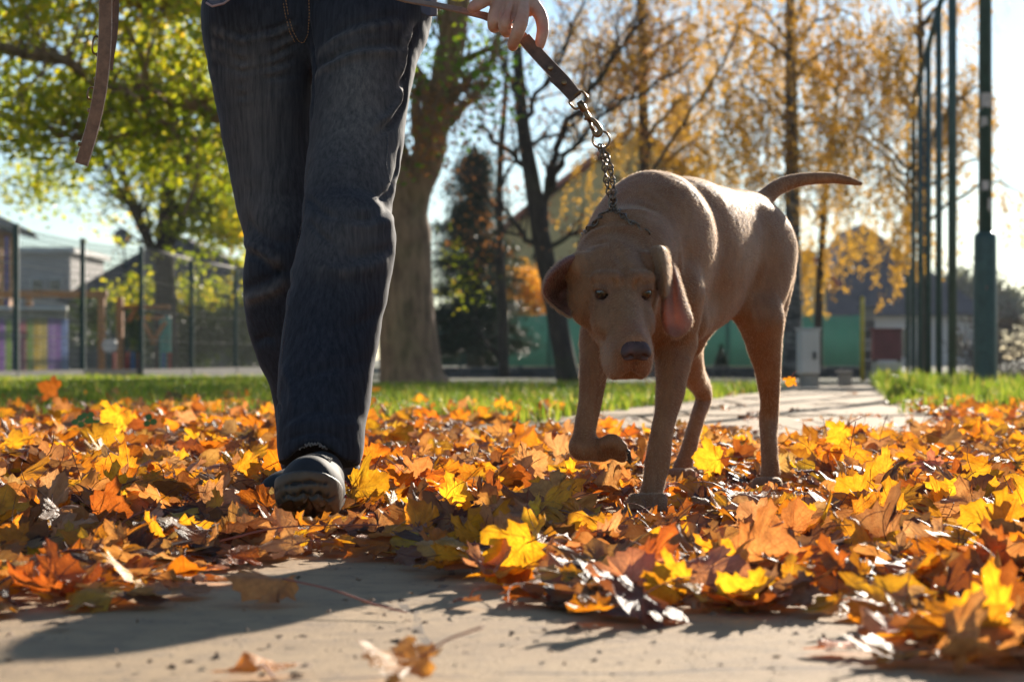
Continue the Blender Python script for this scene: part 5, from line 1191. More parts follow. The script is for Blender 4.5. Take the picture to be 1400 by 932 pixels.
# image-right ear: hangs with the leather turned out, lit from behind
R2 = [
    [P(900, 348, 3.40), P(908, 346, 3.385), P(915, 352, 3.385), P(920, 358, 3.395), P(924, 365, 3.42)],
    [P(903, 368, 3.385), P(911, 368, 3.355), P(918, 374, 3.385), P(924, 378, 3.365), P(930, 383, 3.40)],
    [P(905, 388, 3.375), P(913, 390, 3.340), P(920, 396, 3.378), P(928, 397, 3.345), P(936, 400, 3.39)],
    [P(905, 406, 3.365), P(913, 408, 3.325), P(921, 414, 3.365), P(931, 415, 3.330), P(941, 416, 3.375)],
    [P(903, 424, 3.355), P(912, 426, 3.320), P(922, 430, 3.345), P(934, 429, 3.318), P(946, 428, 3.355)],
    [P(904, 441, 3.345), P(912, 446, 3.315), P(923, 448, 3.328), P(936, 445, 3.312), P(949, 438, 3.340)],
    [P(908, 452, 3.338), P(914, 460, 3.315), P(924, 466, 3.315), P(935, 460, 3.318), P(945, 448, 3.332)]]
R1 = [
    [P(884, 345, 3.385), P(892, 337, 3.365), P(900, 334, 3.350), P(907, 336, 3.355), P(913, 342, 3.385)],
    [P(889, 356, 3.375), P(896, 348, 3.340), P(904, 346, 3.318), P(911, 350, 3.335), P(916, 358, 3.375)],
    [P(896, 374, 3.370), P(901, 367, 3.330), P(908, 366, 3.308), P(913, 371, 3.330), P(917, 379, 3.370)],
    [P(900, 391, 3.365), P(904, 387, 3.328), P(910, 387, 3.310), P(913, 391, 3.335), P(915, 397, 3.365)],
    [P(902, 406, 3.360), P(905, 405, 3.335), P(908, 406, 3.325), P(911, 408, 3.340), P(912, 412, 3.360)]]
add_sheet('ear', R2, .0050, DOG, tr.m, ti.m)
add_sheet('ear_fold', R1, .0060, DOG, tr.m, tr.m)
# image-left ear: folded back, hollow showing
add_sheet('ear', [
    [P(797, 352, 3.36), P(790, 352, 3.345), P(787, 358, 3.345), P(790, 370, 3.37), P(792, 382, 3.385), P(795, 396, 3.37)],
    [P(787, 347, 3.35), P(778, 352, 3.325), P(776, 362, 3.33), P(781, 376, 3.39), P(784, 392, 3.405), P(791, 406, 3.365)],
    [P(773, 352, 3.36), P(764, 360, 3.31), P(764, 371, 3.325), P(769, 385, 3.40), P(774, 401, 3.42), P(787, 416, 3.362)],
    [P(759, 363, 3.375), P(750, 373, 3.31), P(752, 384, 3.335), P(758, 397, 3.405), P(766, 411, 3.42), P(784, 425, 3.358)],
    [P(749, 378, 3.39), P(742, 388, 3.33), P(745, 398, 3.34), P(752, 408, 3.390), P(763, 420, 3.395), P(783, 432, 3.35)],
    [P(747, 392, 3.41), P(742, 401, 3.36), P(746, 410, 3.35), P(754, 417, 3.355), P(766, 427, 3.352), P(783, 438, 3.345)],
], .0075, DOG, tr.m, t2.m)
# short coat: fine hairs standing along the body's flow
def fuzz(name, V, Q, g, n, ln, wd, flow, parent, mat, seed=1, hold=None):
    r = np.random.RandomState(seed); a, b, c = V[Q[:, 0]], V[Q[:, 1]], V[Q[:, 2]]
    ar = np.linalg.norm(np.cross(b-a, c-a), axis=1)
    if hold is not None: ar = ar*hold(a)
    f = r.choice(len(Q), n, p=ar/ar.sum()); u, v = r.rand(n, 1), r.rand(n, 1)
    p = a[f]+(b[f]-a[f])*u+(V[Q[f, 3]]-a[f])*v; nn = g[Q[f, 0]]
    fl = flow-(nn@flow)[:, None]*nn; fl /= np.maximum(np.linalg.norm(fl, axis=1), .2)[:, None]
    d1 = nn*.55+fl*.7+r.randn(n, 3)*.18; d1 /= np.linalg.norm(d1, axis=1)[:, None]
    L = ln*(.6+.7*r.rand(n, 1)); sd_ = np.cross(d1, r.randn(n, 3)); sd_ /= np.linalg.norm(sd_, axis=1)[:, None]
    W = sd_*wd; m = p+d1*L*.55; tip = m+(d1*.6+fl*.5)*L*.5
    vs = np.stack([p-W-nn*.0006, p+W-nn*.0006, m+W*.8, m-W*.8, tip], 1).reshape(-1, 3); i = np.arange(n)[:, None]*5
    F = np.vstack([i+[0, 1, 2], i+[0, 2, 3], i+[3, 2, 4]])
    o = link(name, npmesh(name, vs, F), parent, mat); tag(o, kind='stuff'); return o
tf = NT('coat_hair'); tf.base(tf.ramp(tf.noise(30, 3, .6, tf.obj()), [(.3, (.32, .165, .070)), (.7, (.44, .25, .12))]), .5, Specular_IOR_Level=.4)
tf.translucent((.90, .70, .52, 1), .55)
fuzz('fur', DOGV, DOGQ, DOGG, 110000, .0048, .00018, np.array([.25, .6, -.75]), DOG, tf.m, hold=lambda a: 1-near(a, [HE(-1, 0, .01, 0), HE(1, 0, .01, 0)], .016)*1.0)

for er in [o for o in DOG.children if o.name.startswith('ear')]:
    dg = bpy.context.evaluated_depsgraph_get(); ev_ = er.evaluated_get(dg); me = ev_.to_mesh(); n = len(me.vertices)
    co = np.empty(n*3); me.vertices.foreach_get('co', co); co = co.reshape(-1, 3); nn = np.empty(n*3); me.vertices.foreach_get('normal', nn); nn = nn.reshape(-1, 3)
    Fq = np.array([list(p.vertices) for p in me.polygons if len(p.vertices) == 4]); ev_.to_mesh_clear()
    mw = er.matrix_world
    fuzz('ear_fuzz', co, Fq, nn, 5000, .0055, .00015, np.array([.1, .1, -.9]), DOG, tf.m, seed=3)

# whiskers
wm = MB(); rw = random.Random(2)
for i in range(34):
    s_ = rw.choice((-1, 1)); p = HL(s_*rw.uniform(.014, .036), rw.uniform(.14, .20), rw.uniform(-.075, -.03)); dv = hr*s_*rw.uniform(.2, 1)+hf*rw.uniform(.1, .8)+hu*rw.uniform(-1, .2); dv /= np.linalg.norm(dv); L_ = rw.uniform(.012, .03)
    wm.tube([p, p+dv*L_*.5, p+dv*L_+np.array([0, 0, -.004])], [.0004, .0003, .0001], 3, cap=False)
wo = wm.build('whiskers', tf.m, DOG); tag(wo, kind='stuff')

tcw = simple('claw', (.05, .035, .03), .35, .3)
cl_ = []
for (cx_, cy_, cd_, sp) in ((887, 693, 3.46, (-.019, -.007, .007, .019)), (1050, 668, 4.04, (-.017, -.006, .006, .017)), (929, 654, 4.27, (-.020, -.007, .007, .020))):
    q0 = np.array(P(cx_, cy_, cd_))
    for dx in sp:
        a_ = q0+(dx*1.3-.008, -.046+abs(dx)*.6, -.003); MB().tube([a_, a_+np.array([0, -.006, -.003]), a_+np.array([0, -.010, -.009])], [.0035, .0028, .0008], 7).build('claw', tcw, DOG, True)
for j, (a0, b0, dz) in enumerate(((.0, .0, 0), (3, 7, .012), (4, 12, .024), (0, 16, .036))):
    a_ = np.array(P(850+a0*.3+6, 611+b0*.8+3, 3.505+dz)); MB().tube([a_, a_+np.array([.006, 0, -.005]), a_+np.array([.008, 0, -.011])], [.0032, .0026, .0008], 7).build('claw', tcw, DOG, True)
# ---------------------------------------------------------------- person
PER = empty('person', (P(440, 690, 3.45)[0], 3.45, 0), 'person in faded dark blue jeans and black trainers striding forward with a leash in hand', 'person')
def rp(px_, dd): return px_/FPX*dd
# jeans
j = SDF()
FLEG = [(502, 20, 3.74, 84), (497, 84, 3.70, 72), (491, 142, 3.66, 68), (486, 206, 3.61, 65), (478, 257, 3.56, 63), (472, 296, 3.52, 60), (475, 325, 3.49, 65), (470, 356, 3.48, 67), (462, 400, 3.46, 69), (452, 466, 3.43, 66.5), (444, 531, 3.39, 63.5), (439, 575, 3.36, 61.5), (437, 606, 3.34, 60), (434, 628, 3.33, 54)]
RLEG = [(362, 20, 3.78, 80), (360, 84, 3.78, 74), (365, 142, 3.78, 69), (373, 223, 3.77, 60), (383, 292, 3.75, 56), (393, 339, 3.73, 56), (393, 386, 3.74, 61), (396, 430, 3.76, 60), (403, 470, 3.77, 55), (413, 515, 3.78, 48), (419, 553, 3.78, 45), (424, 590, 3.78, 45), (427, 622, 3.76, 44)]
j.chain([(P(*a[:3]), rp(a[3], a[2])) for a in FLEG], k=.02)
j.chain([(P(*a[:3]), rp(a[3], a[2])) for a in RLEG], k=.02)
j.rc(P(365, -20, 3.80), P(362, 30, 3.80), .107, .104, k=.05); j.rc(P(500, -20, 3.80), P(500, 30, 3.79), .107, .108, k=.05)
j.rc(P(432, -40, 3.80), P(425, 15, 3.80), .12, .095, k=.06)
j.el(P(380, -20, 3.90), (.12, .10, .15), k=.05); j.el(P(490, -20, 3.90), (.12, .10, .15), k=.05)
j.rc(P(375, -90, 3.83), P(490, -90, 3.83), .115, .115, k=.05)
wc = P(432, -165, 3.83)
j.el(wc+(0, 0, .12), (.4, .4, .125), k=.01, op=-1)          # open waist
# hem: cut flat and hollow from below
hm = np.array(P(434, 622, 3.33)); hd = np.array([0.02, -.16, -1]); hd /= np.linalg.norm(hd)
j.rc(hm+hd*.055, hm+hd*.20, .075, .20, k=.006, op=-1)
j.rc(hm-hd*.05, hm+hd*.1, .045, .066, k=.01, op=-1)
hm2 = np.array(P(427, 628, 3.76)); j.rc(hm2+np.array([0, 0, -.055]), hm2+np.array([0, 0, -.15]), .05, .14, k=.006, op=-1)
j.rc(hm2, hm2+np.array([0, 0, -.1]), .035, .055, k=.01, op=-1)
j.el(P(428, 641, 3.255), (.050, .05, .040), k=.012, op=-1)      # arch of the hem over the tongue
def F_(px_, py, dd=0):            # a point on the front surface of the trousers near a pixel
    dep = 3.60-max(0, min(1, py/330))*.17-.0+dd
    return P(px_, py, dep)
cj = j.crease
def fr(px_, py, rear=False):
    # march to the surface along the pixel ray
    st = np.arange(3.1, 3.95, .008); C = np.array([P(px_, py, q) for q in st]); m_ = np.flatnonzero(j.ev(C) < .002)
    return C[m_[0]] if len(m_) else P(px_, py, 3.6)
WH = []
def crs(pts, amp, wd):
    q = [fr(*p) for p in pts]; cj(q, amp*1.35, wd*.78)
    if amp < 0 and pts[0][1] < 420: WH.append((q, -amp))
# whiskers and folds seen on the cloth
for y0, yl, a_ in ((24, 34, .004), (42, 52, .004), (58, 70, .0035), (78, 84, .003), (102, 100, .003), (122, 118, .002)):
    crs([(292, y0+10), (330, yl+14), (375, yl+6), (410, y0)], a_, .006); crs([(292, y0+19), (330, yl+23), (375, yl+15), (405, y0+9)], -a_*.8, .006)
crs([(428, 94), (452, 78), (480, 68), (512, 62), (548, 62)], .0075, .009); crs([(432, 103), (458, 89), (488, 77), (520, 72), (556, 75)], -.006, .010)
crs([(440, 60), (468, 40), (505, 28), (550, 20)], .004, .008); crs([(436, 72), (468, 50), (508, 38), (556, 34)], -.004, .009)
crs([(575, 30), (566, 50), (559, 75), (556, 105), (540, 125)], .008, .009); crs([(566, 38), (553, 60), (549, 88), (540, 112)], -.007, .009)
crs([(556, 110), (553, 140), (540, 165), (515, 186)], .009, .008); crs([(548, 112), (544, 140), (530, 160), (508, 178)], -.007, .009)
crs([(549, 200), (545, 235), (535, 262), (518, 275)], .006, .010)
crs([(535, 275), (525, 292), (500, 300), (478, 298)], .0035, .012); crs([(540, 285), (528, 304), (502, 312), (476, 310)], -.003, .014)
crs([(412, 255), (425, 275), (440, 288), (462, 300)], .005, .008); crs([(420, 300), (436, 318), (456, 336)], .004, .006)
crs([(540, 330), (520, 345), (490, 350), (470, 346)], .004, .012); crs([(530, 352), (505, 366), (470, 372), (430, 366)], -.004, .016)
crs([(334, 296), (352, 318), (380, 330), (400, 330)], .006, .011); crs([(336, 345), (356, 352), (380, 372), (396, 392)], .008, .010); crs([(333, 330), (350, 338), (376, 356), (398, 372)], -.006, .011)
crs([(335, 395), (350, 388), (370, 380), (392, 366)], .005, .010); crs([(336, 410), (352, 405), (372, 398), (392, 384)], -.005, .010)
crs([(346, 470), (360, 462), (378, 462)], .005, .010); crs([(372, 540), (378, 550), (384, 562)], .003, .006)
crs([(388, 578), (410, 566), (440, 560), (470, 566), (495, 560)], .0025, .009); crs([(384, 590), (405, 580), (440, 574), (472, 582), (498, 578)], -.0022, .009)
crs([(384, 606), (405, 596), (430, 590), (455, 594), (480, 606)], .0045, .006); crs([(400, 520), (440, 505), (480, 500), (510, 490)], .003, .014)
crs([(520, 420), (500, 440), (470, 450)], .0035, .014); crs([(388, 500), (400, 530), (398, 560)], -.004, .012)
crs([(418, 5), (420, 30), (424, 60), (428, 92), (426, 125), (425, 160)], .009, .008)
crs([(386, 0), (392, 28), (402, 52), (413, 60)], .002, .0028); crs([(424, 0), (423, 30), (413, 60)], .002, .0028)
JV, JQ, JG = j.mesh(.0042, rel=1, extra=lambda V, g: vnoise(V*np.array([1, 1, .55]), 14, 5)*.0034+vnoise(V*np.array([.45, .45, 1]), 34, 15)*.0016+vnoise(V, 38, 6)*.0010)
fade = near(JV, [P(490, y, 3.55) for y in range(90, 260, 30)], .085)*.9
fade = np.maximum(fade, near(JV, [P(350, y, 3.70) for y in range(100, 300, 30)], .07)*.75)
fade = np.maximum(fade, near(JV, [P(470, 330, 3.42)], .08)*.6)
for q, am in WH:      # whisker wear, plus fold ridges painted lighter to show in flat light
    for a_, b_ in zip(q, q[1:]):
        for u in (0, .33, .66): fade = np.maximum(fade, np.exp(-((JV-(a_+(b_-a_)*u))**2).sum(1)/.0115**2)*min(1, am*190))
t = NT('denim'); o = t.obj()
warp = t.noise(260, 3, .6, t.obj((1, 1, .05))); weft = t.noise(420, 2, .6, t.obj((.4, .4, 1))); slub = t.noise(150, 5, .7, t.obj((1, 1, .06)))
cl = t.noise(9, 4, .6, o)
b_ = t.ramp(slub, [(.30, (.010, .0115, .0165)), (.70, (.040, .043, .056))])
f_ = t.ramp(slub, [(.28, (.085, .075, .068)), (.72, (.30, .245, .20))])
fa = t.math('MULTIPLY', t.n('Attribute', _attribute_name='fade').outputs['Fac'], t.math('ADD', t.math('MULTIPLY', cl, .8), .35), clamp=True)
c = t.mix(fa, b_, f_); c = t.mix(t.math('MULTIPLY', warp, .6), c, t.mix(1.0, c, (.45, .45, .5), 'MULTIPLY'))
t.base(c, .85, Sheen_Weight=.10, Sheen_Roughness=.4, Sheen_Tint=(.9, .92, 1, 1), Specular_IOR_Level=.25)
hh = t.mix(.5, warp, weft); t.bump(t.mix(.4, hh, slub), .55, .0016)
MDEN = t.m
jeans = link('jeans', npmesh('jeans', JV, JQ, attrs={'fade': fade}), PER, MDEN)
def surf_stitch(pxs, name, mat, parent, gap=1, r=.0008, seg=5.0, duty=.62, rear=False):
    pts = []
    for (x0, y0), (x1, y1) in zip(pxs, pxs[1:]):
        n = max(1, int(math.hypot(x1-x0, y1-y0)/1.6))
        for i in range(n): pts.append((x0+(x1-x0)*i/n, y0+(y1-y0)*i/n))
    W = [fr(*p) for p in pts]
    W = np.array(W); W[:, 1] -= .0015
    for _ in range(3): W[1:-1] = (W[:-2]+W[1:-1]*2+W[2:])/4
    d_ = np.concatenate([[0], np.cumsum(np.linalg.norm(np.diff(W, axis=0), axis=1))]); m = MB(); s_ = 0
    while s_ < d_[-1]:
        q = [np.array([np.interp(s_+u, d_, W[:, k]) for k in range(3)]) for u in np.linspace(0, .0042*duty*1.4, 3)]
        m.tube(q, r, 5); s_ += .0060
    return m.build(name, mat, parent, True)
MST = simple('stitch_thread', (.42, .20, .07), .7, .15)
for pl in ([(390, -4), (394, 20), (400, 42), (408, 57), (415, 60), (421, 48), (423, 20), (422, -4)],):
    surf_stitch(pl, 'stitching', MST, jeans)
surf_stitch([(386, -4), (390, 20), (396, 44), (404, 60)], 'stitching', MST, jeans)
surf_stitch([(425, 215), (417, 250), (416, 290), (406, 335), (398, 386), (392, 430), (386, 480), (383, 540), (381, 600)], 'stitching', simple('dull_thread', (.10, .07, .06), .7, .15), jeans, r=.0006)
surf_stitch([(530, 185), (528, 225), (536, 262)], 'stitching', simple('blue_thread', (.03, .04, .06), .7, .15), jeans, r=.0008)
# frayed hem turn-up
m = MB(); rr = random.Random(4)
for i in range(0):
    x = 412+i*1.3+rr.uniform(-1, 1); p0 = np.array(fr(x, 605+rr.uniform(-3, 3)))
    m.tube([p0, p0+np.array([rr.uniform(-.004, .004), -.004, rr.uniform(-.003, .004)]), p0+np.array([rr.uniform(-.004, .004), -.004, rr.uniform(-.005, .0)])], .0005, 4)
for i in range(60):
    x = 410+i*.62; p0 = np.array(fr(x, 606+(x-428)**2*.018+1.2*math.sin(i*.9))); m.tube([p0, p0+np.array([rr.uniform(-.0015, .0015), -.002, rr.uniform(-.004, .002)])], .0011, 4)
m.build('frayed_threads', simple('frayed_thread', (.22, .19, .165), .9), jeans, True)
# shirt
sh = SDF()
TC = P(432, -90, 3.83)
sh.rc(TC+(-.085, 0, .02), TC+(.085, 0, .02), .128, .128, k=.05); sh.rc(TC+(-.08, .0, .2), TC+(.08, .0, .2), .12, .12, k=.06)
sh.rc(TC+(-.10, 0, .42), TC+(.10, 0, .42), .125, .125, k=.06); sh.rc(TC+(-.15, 0, .48), TC+(.15, 0, .48), .075, .075, k=.05)
SHL = TC+np.array([.19, 0, .47]); SHR = TC+np.array([-.19, 0, .47])
LEL = np.array([.10, 3.80, 1.14]); LWR = P(706, -32, 3.57)
REL = np.array([-.66, 3.72, 1.18]); RWR = P(150, -72, 3.52)
sh.chain([(SHL, .066), ((SHL+LEL)/2+(.01, 0, 0), .062), (LEL, .055), ((LEL+LWR)/2, .048)], k=.03)
sh.chain([(SHR, .066), ((SHR+REL)/2, .062), (REL, .055), ((REL+RWR)/2, .048)], k=.03)
sh.el(TC+(0, 0, -.22), (.5, .5, .15), k=.01, op=-1)
V, Q, g = sh.mesh(.009, extra=lambda V, g: vnoise(V*np.array([1, 1, .4]), 9, 8)*.008)
t = NT('checked_shirt'); o = t.obj(); sx = t.n('SeparateXYZ', Vector=o)
def band(v, per, w_): return t.math('LESS_THAN', t.math('FRACT', t.math('MULTIPLY', v, 1/per)), w_)
c = t.mix(t.math('MULTIPLY', band(sx.outputs[0], .05, .4), .6), (.10, .11, .14), (.32, .26, .27)); c = t.mix(t.math('MULTIPLY', band(sx.outputs[2], .05, .4), .6), c, (.05, .06, .09))
t.base(c, .85); shirt_mat = t.m
link('shirt', npmesh('shirt', V, Q), PER, shirt_mat)
# shirt tail corners that hang over the jeans
for pl in ([(283, -14, 3.62), (283, 5, 3.62), (292, 7, 3.615), (306, 3, 3.61), (322, -8, 3.61)],):
    m = MB(); m.prism([P(*p) for p in pl], (0, .008, 0)); m.build('shirt_hem', shirt_mat, PER, bevel=.002)
m = MB(); m.prism([P(*p) for p in [(572, -14, 3.66), (576, 18, 3.66), (586, 22, 3.66), (598, 21, 3.67), (597, -14, 3.67)]], (0, .012, 0)); m.build('shirt_hem', shirt_mat, PER, bevel=.003)
m = MB(); m.tube([P(282, 4, 3.615), P(290, 9, 3.61), P(306, 5, 3.603), P(323, -8, 3.60)], .0022, 6); m.build('hem_piping', simple('piping', (.45, .30, .28), .7), PER, True)
# body: arms, hands, neck and head in one skin
b = SDF()
b.rc(TC+(-.09, .02, .3), TC+(.09, .02, .3), .09, .09, k=.06); b.rc(TC+(-.13, .02, .44), TC+(.13, .02, .44), .05, .05, k=.05)
NK = TC+np.array([0, -.01, .52]); HD = NK+np.array([.01, -.03, .19])
b.rc(NK-(0, 0, .06), NK+(0, -.01, .10), .062, .055, k=.04)
b.el(HD+(0, .01, .03), (.074, .092, .095), k=.03); b.el(HD+(0, -.02, -.05), (.055, .07, .07), k=.03)
b.el(HD+(0, -.085, -.075), (.025, .02, .02), k=.02); b.rc(HD+(0, -.085, .02), HD+(0, -.108, -.022), .009, .014, k=.012)
b.rc(HD+(-.02, -.082, -.052), HD+(.02, -.082, -.052), .008, .008, k=.008)
for s in (-1, 1):
    b.el(HD+(s*.032, -.088, .018), (.016, .012, .009), k=.01, op=-1); b.el(HD+(s*.031, -.070, .018), (.012, .012, .012), k=.003)
    b.el(HD+(s*.078, .01, .0), (.010, .022, .033), k=.008); b.rc(HD+(s*.015, -.085, .037), HD+(s*.05, -.072, .038), .008, .007, k=.01)
b.chain([(SHL, .05), ((SHL+LEL)/2, .046), (LEL, .042), ((LEL+LWR)/2, .040), (LWR, .029)], k=.02)
b.chain([(SHR, .05), ((SHR+REL)/2, .046), (REL, .042), ((REL+RWR)/2, .040), (RWR, .029)], k=.02)
# left hand (image right): back to the camera, fingers curled down round the leash
b.rc(P(704, -30, 3.57), P(700, 0, 3.55), .027, .030, k=.02, n=(0, 1, 0), sc=.75)
b.rc(P(690, -8, 3.54), P(686, 12, 3.53), .020, .016, k=.016); b.rc(P(712, -8, 3.54), P(722, 10, 3.53), .022, .017, k=.016)
def finger(pts, k=.0035): b.chain([(P(*p[:3]), p[3]) for p in pts], k=k, sub=3)
finger([(686, 0, 3.530, .0138), (678, 16, 3.508, .0124), (675, 30, 3.500, .0116), (676, 37, 3.512, .0108), (681, 34, 3.535, .0100)])
finger([(700, 0, 3.520, .0140), (693, 20, 3.492, .0130), (690, 34, 3.484, .0122), (693, 43, 3.500, .0112), (698, 40, 3.526, .0100)])
finger([(714, 2, 3.520, .0138), (713, 26, 3.482, .0126), (708, 44, 3.474, .0118), (702, 58, 3.486, .0106), (701, 63, 3.500, .0092)])
finger([(726, 4, 3.530, .0135), (739, 22, 3.515, .0118), (742, 42, 3.508, .0108), (738, 60, 3.506, .0096), (736, 64, 3.508, .0086)])
finger([(684, -14, 3.560, .0150), (668, -4, 3.520, .0135), (655, 5, 3.500, .0118), (646, 11, 3.495, .0098)])
for p, r in (((680, 15), .004), ((693, 18), .004), ((710, 23), .004), ((738, 20), .004)): pass
bc = b.crease
for pl in ([(692, 0), (685.5, 16), (682.5, 31), (684, 40)], [(706, 1), (702.5, 22), (699, 38), (698, 48)]): bc([P(x, y, 3.480+.02*(y < 10)) for x, y in pl], .0075, .0036)
for (x, y) in ((680, 17), (693, 21), (710, 27)):
    for o_ in (-2.5, 0, 2.5): bc([P(x-7, y+o_, 3.48), P(x, y+o_+1, 3.474), P(x+7, y+o_, 3.48)], .0009, .0011)
bc([P(708, 44, 3.47), P(703, 45, 3.468), P(699, 43, 3.47)], .0010, .0012); bc([P(746, 40, 3.50), P(741, 41, 3.495), P(736, 40, 3.50)], .0010, .0012)
for a_, e_ in (((700, -12), (681, 12)), ((704, -12), (694, 14)), ((710, -12), (711, 16))): bc([P(*a_, 3.52), P((a_[0]+e_[0])/2, (a_[1]+e_[1])/2, 3.51), P(*e_, 3.50)], -.0014, .003)
# right hand above the picture's edge
b.rc(RWR, P(149, -45, 3.52), .027, .032, k=.02)
for i, dx in enumerate((-17, -6, 6, 17)):
    b.chain([(P(149+dx, -44, 3.50), .0125), (P(149+dx*.9, -30, 3.475), .0115), (P(149+dx*.8, -18, 3.49), .0105), (P(149+dx*.7, -18, 3.52), .0095)], k=.006, sub=3)
b.chain([(P(166, -55, 3.50), .0135), (P(160, -38, 3.475), .012), (P(150, -26, 3.462), .0105)], k=.006, sub=3)
V, Q, g = b.mesh(.0030, rel=0, extra=lambda V, g: vnoise(V, 160, 9)*.0004)
t = NT('skin'); o = t.obj(); c = t.ramp(t.noise(45, 5, .6, o), [(.3, (.54, .26, .16)), (.7, (.70, .38, .25))])
c = t.mix(t.math('MULTIPLY', t.n('Attribute', _attribute_name='red').outputs['Fac'], .5), c, (.55, .16, .11))
t.base(c, .48, Subsurface_Weight=.25, Subsurface_Radius=(.012, .004, .002), Subsurface_Scale=.6); t.bump(t.noise(700, 3, .6, o), .35, .0006)
red = near(V, [P(680, 17, 3.48), P(693, 22, 3.48), P(710, 27, 3.48), P(701, 62, 3.49), P(737, 63, 3.5), P(741, 40, 3.5), P(646, 11, 3.49)], .012)
body2 = link('body', npmesh('body', V, Q, attrs={'red': red}), PER, t.m)
tn = NT('fingernail'); tn.base((.62, .38, .31), .3)
for (x, y, dd, rx) in ((648, 8, 3.484, .35), (701, 61, 3.482, 0), (737, 61, 3.499, 0)):
    m = MB(); c0 = np.array(P(x, y, dd)); pts = []
    for i in range(5):
        for k in range(5):
            u, v_ = (i-2)/2*.0045, (k-2)/2*.0055; pts.append(c0+(u, (u*u)/.010-.0008, v_))
    m.v = [tuple(p) for p in pts]; m.f = [(i*5+k, i*5+k+1, i*5+k+6, i*5+k+5) for i in range(4) for k in range(4)]
# hair
h_ = SDF(); h_.el(HD+(0, .022, .048), (.080, .094, .092), k=.02); h_.el(HD+(0, -.085, -.01), (.07, .05, .075), k=.02, op=-1)
V, Q, g = h_.mesh(.006, extra=lambda V, g: vnoise(V, 60, 3)*.004)
link('hair', npmesh('hair', V, Q), PER, simple('hair', (.03, .02, .015), .6))
# shoes --------------------------------------------------------------
def shoe(heel, toe, up, right_sign, parent, grooves=()):
    heel, toe = np.array(heel, float), np.array(toe, float); f = toe-heel; Ls = np.linalg.norm(f); f /= Ls
    up = np.array(up, float); up -= f*(up@f); up /= np.linalg.norm(up); r = np.cross(f, up)
    A = np.array([r, f, up])
    def L(a, bb, cc): return heel+r*a+f*bb*Ls+up*cc
    s = SDF(); K = 1.0     # upper
    s.chain([(L(0, .10, .040), .036), (L(0, .35, .040), .037), (L(.003, .60, .030), .045), (L(.003, .78, .024), .043), (L(.001, .89, .024), .034)], k=.02)
    s.rc(L(.02, .68, .018), L(.012, .85, .016), .030, .026, k=.02); s.rc(L(-.02, .66, .018), L(-.012, .84, .016), .028, .024, k=.02)
    s.rc(L(0, .12, .05), L(0, .14, .080), .036, .033, k=.02)
    s.rc(L(0, .42, .052), L(0, .22, .075), .032, .033, k=.02)
    s.rc(L(0, .12, .13), L(0, .16, .085), .024, .020, k=.005, op=-1)
    s.el(L(0, .5, -.10), (.2, .3, .105), A, k=.003, op=-1)
    s.crease([L(-.035, .56, .06), L(0, .60, .08), L(.035, .56, .06)], .002, .004); s.crease([L(-.035, .64, .05), L(0, .67, .07), L(.035, .64, .05)], .0016, .004)
    V, Q, g = s.mesh(.0035)
    me = npmesh('shoe_upper', V, Q); um = link('shoe', me, parent, MSHOE)
    so_ = SDF()    # sole
    so_.chain([(L(0, .10, .012), .034), (L(0, .35, .012), .031), (L(.003, .62, .014), .050), (L(.003, .80, .020), .048), (L(.001, .90, .028), .036)], k=.012)
    so_.rc(L(.010, .6, .014), L(.010, .8, .016), .046, .043, k=.02)
    so_.el(L(0, .5, .13), (.3, .4, .108), A, k=.004, op=-1); so_.el(L(0, .45, -.1185), (.3, .45, .108), A, k=.004, op=-1)
    def ray(px_, py):
        C = np.array([P(px_, py, q) for q in np.arange(2.85, 3.5, .002)]); m_ = np.flatnonzero(so_.ev(C) < .0005); return C[m_[0]] if len(m_) else None
    gp = []
    for pl in grooves:
        q = [ray(*p_) for p_ in pl]; q = [a_ for a_ in q if a_ is not None]
        if len(q) > 1: so_.crease(q, .0075, .0030); gp += [q[i]+(q[i+1]-q[i])*u for i in range(len(q)-1) for u in (0, .25, .5, .75)]
    V, Q, g = so_.mesh(.0024); cc_ = (V-heel)@up
    sm = link('sole', npmesh('sole', V, Q, attrs={'dust': np.clip(.5-(g@up)*1.2, 0, 1)*np.clip((.034-cc_)/.012, 0, 1)*(1-np.clip(near(V, gp, .0045)*1.6, 0, 1) if gp else 1)}), um, MSOLE)  # dust on the underside; groove shade painted dark by leaving it out
    tr_ = MB(); rr = random.Random(3)
    def bot(u, v_):     # point on the underside
        q = L(u, v_, -.03)
        for st in range(60):
            if so_.ev(q[None])[0] < .0006: break
            q = q+up*.001
        return q
    for i in range(12 if not grooves else 0):
        y = .10+i*.072
        if .40 < y < .5: continue
        wv = .026 if y < .35 else .044 if y < .86 else .028
        for sg in (-1, 1):
            pts = [bot(sg*(.004+wv*k/4), y+.035*math.sin(k*.9)*(1 if i % 2 else .6)) for k in range(5)]
            tr_.tube(pts, .0055, 6)
    if tr_.v: tr_.build('tread', MTREAD, sm, True)
    def top(u, v_, off=.002):
        q = L(u, v_, .16)
        for st in range(150):
            if s.ev(q[None])[0] < off: break
            q = q-up*.001
        return q
    lc = MB()
    for i in range(5):
        y = .34+i*.065; lc.tube([top(-.020, y), top(-.008, y+.02, .004), top(.008, y+.03, .004), top(.020, y+.05)], .0026, 6)
        lc.tube([top(.020, y), top(.008, y+.02, .004), top(-.008, y+.03, .004), top(-.020, y+.05)], .0026, 6)
    lc.build('laces', MLACE, um, True)
    for sg in (-1, 1):
        st = MB()
        for yy in (.26, .46): st.tube([L(sg*.052, yy, .025), L(sg*.0, yy, .11)], .001, 3) if 0 else None
        pts1 = []
        for k in range(9):
            v_ = .20+k*.055; q = L(sg*.075, v_, .030+.018*math.sin(k*.55))
            for _ in range(90):
                if s.ev(q[None])[0] < .0015: break
                q = q-r*sg*.001
            pts1.append(q)
        st.tube(pts1, .0030, 6); st.build('side_stripe', MRED, um, True)
    return um
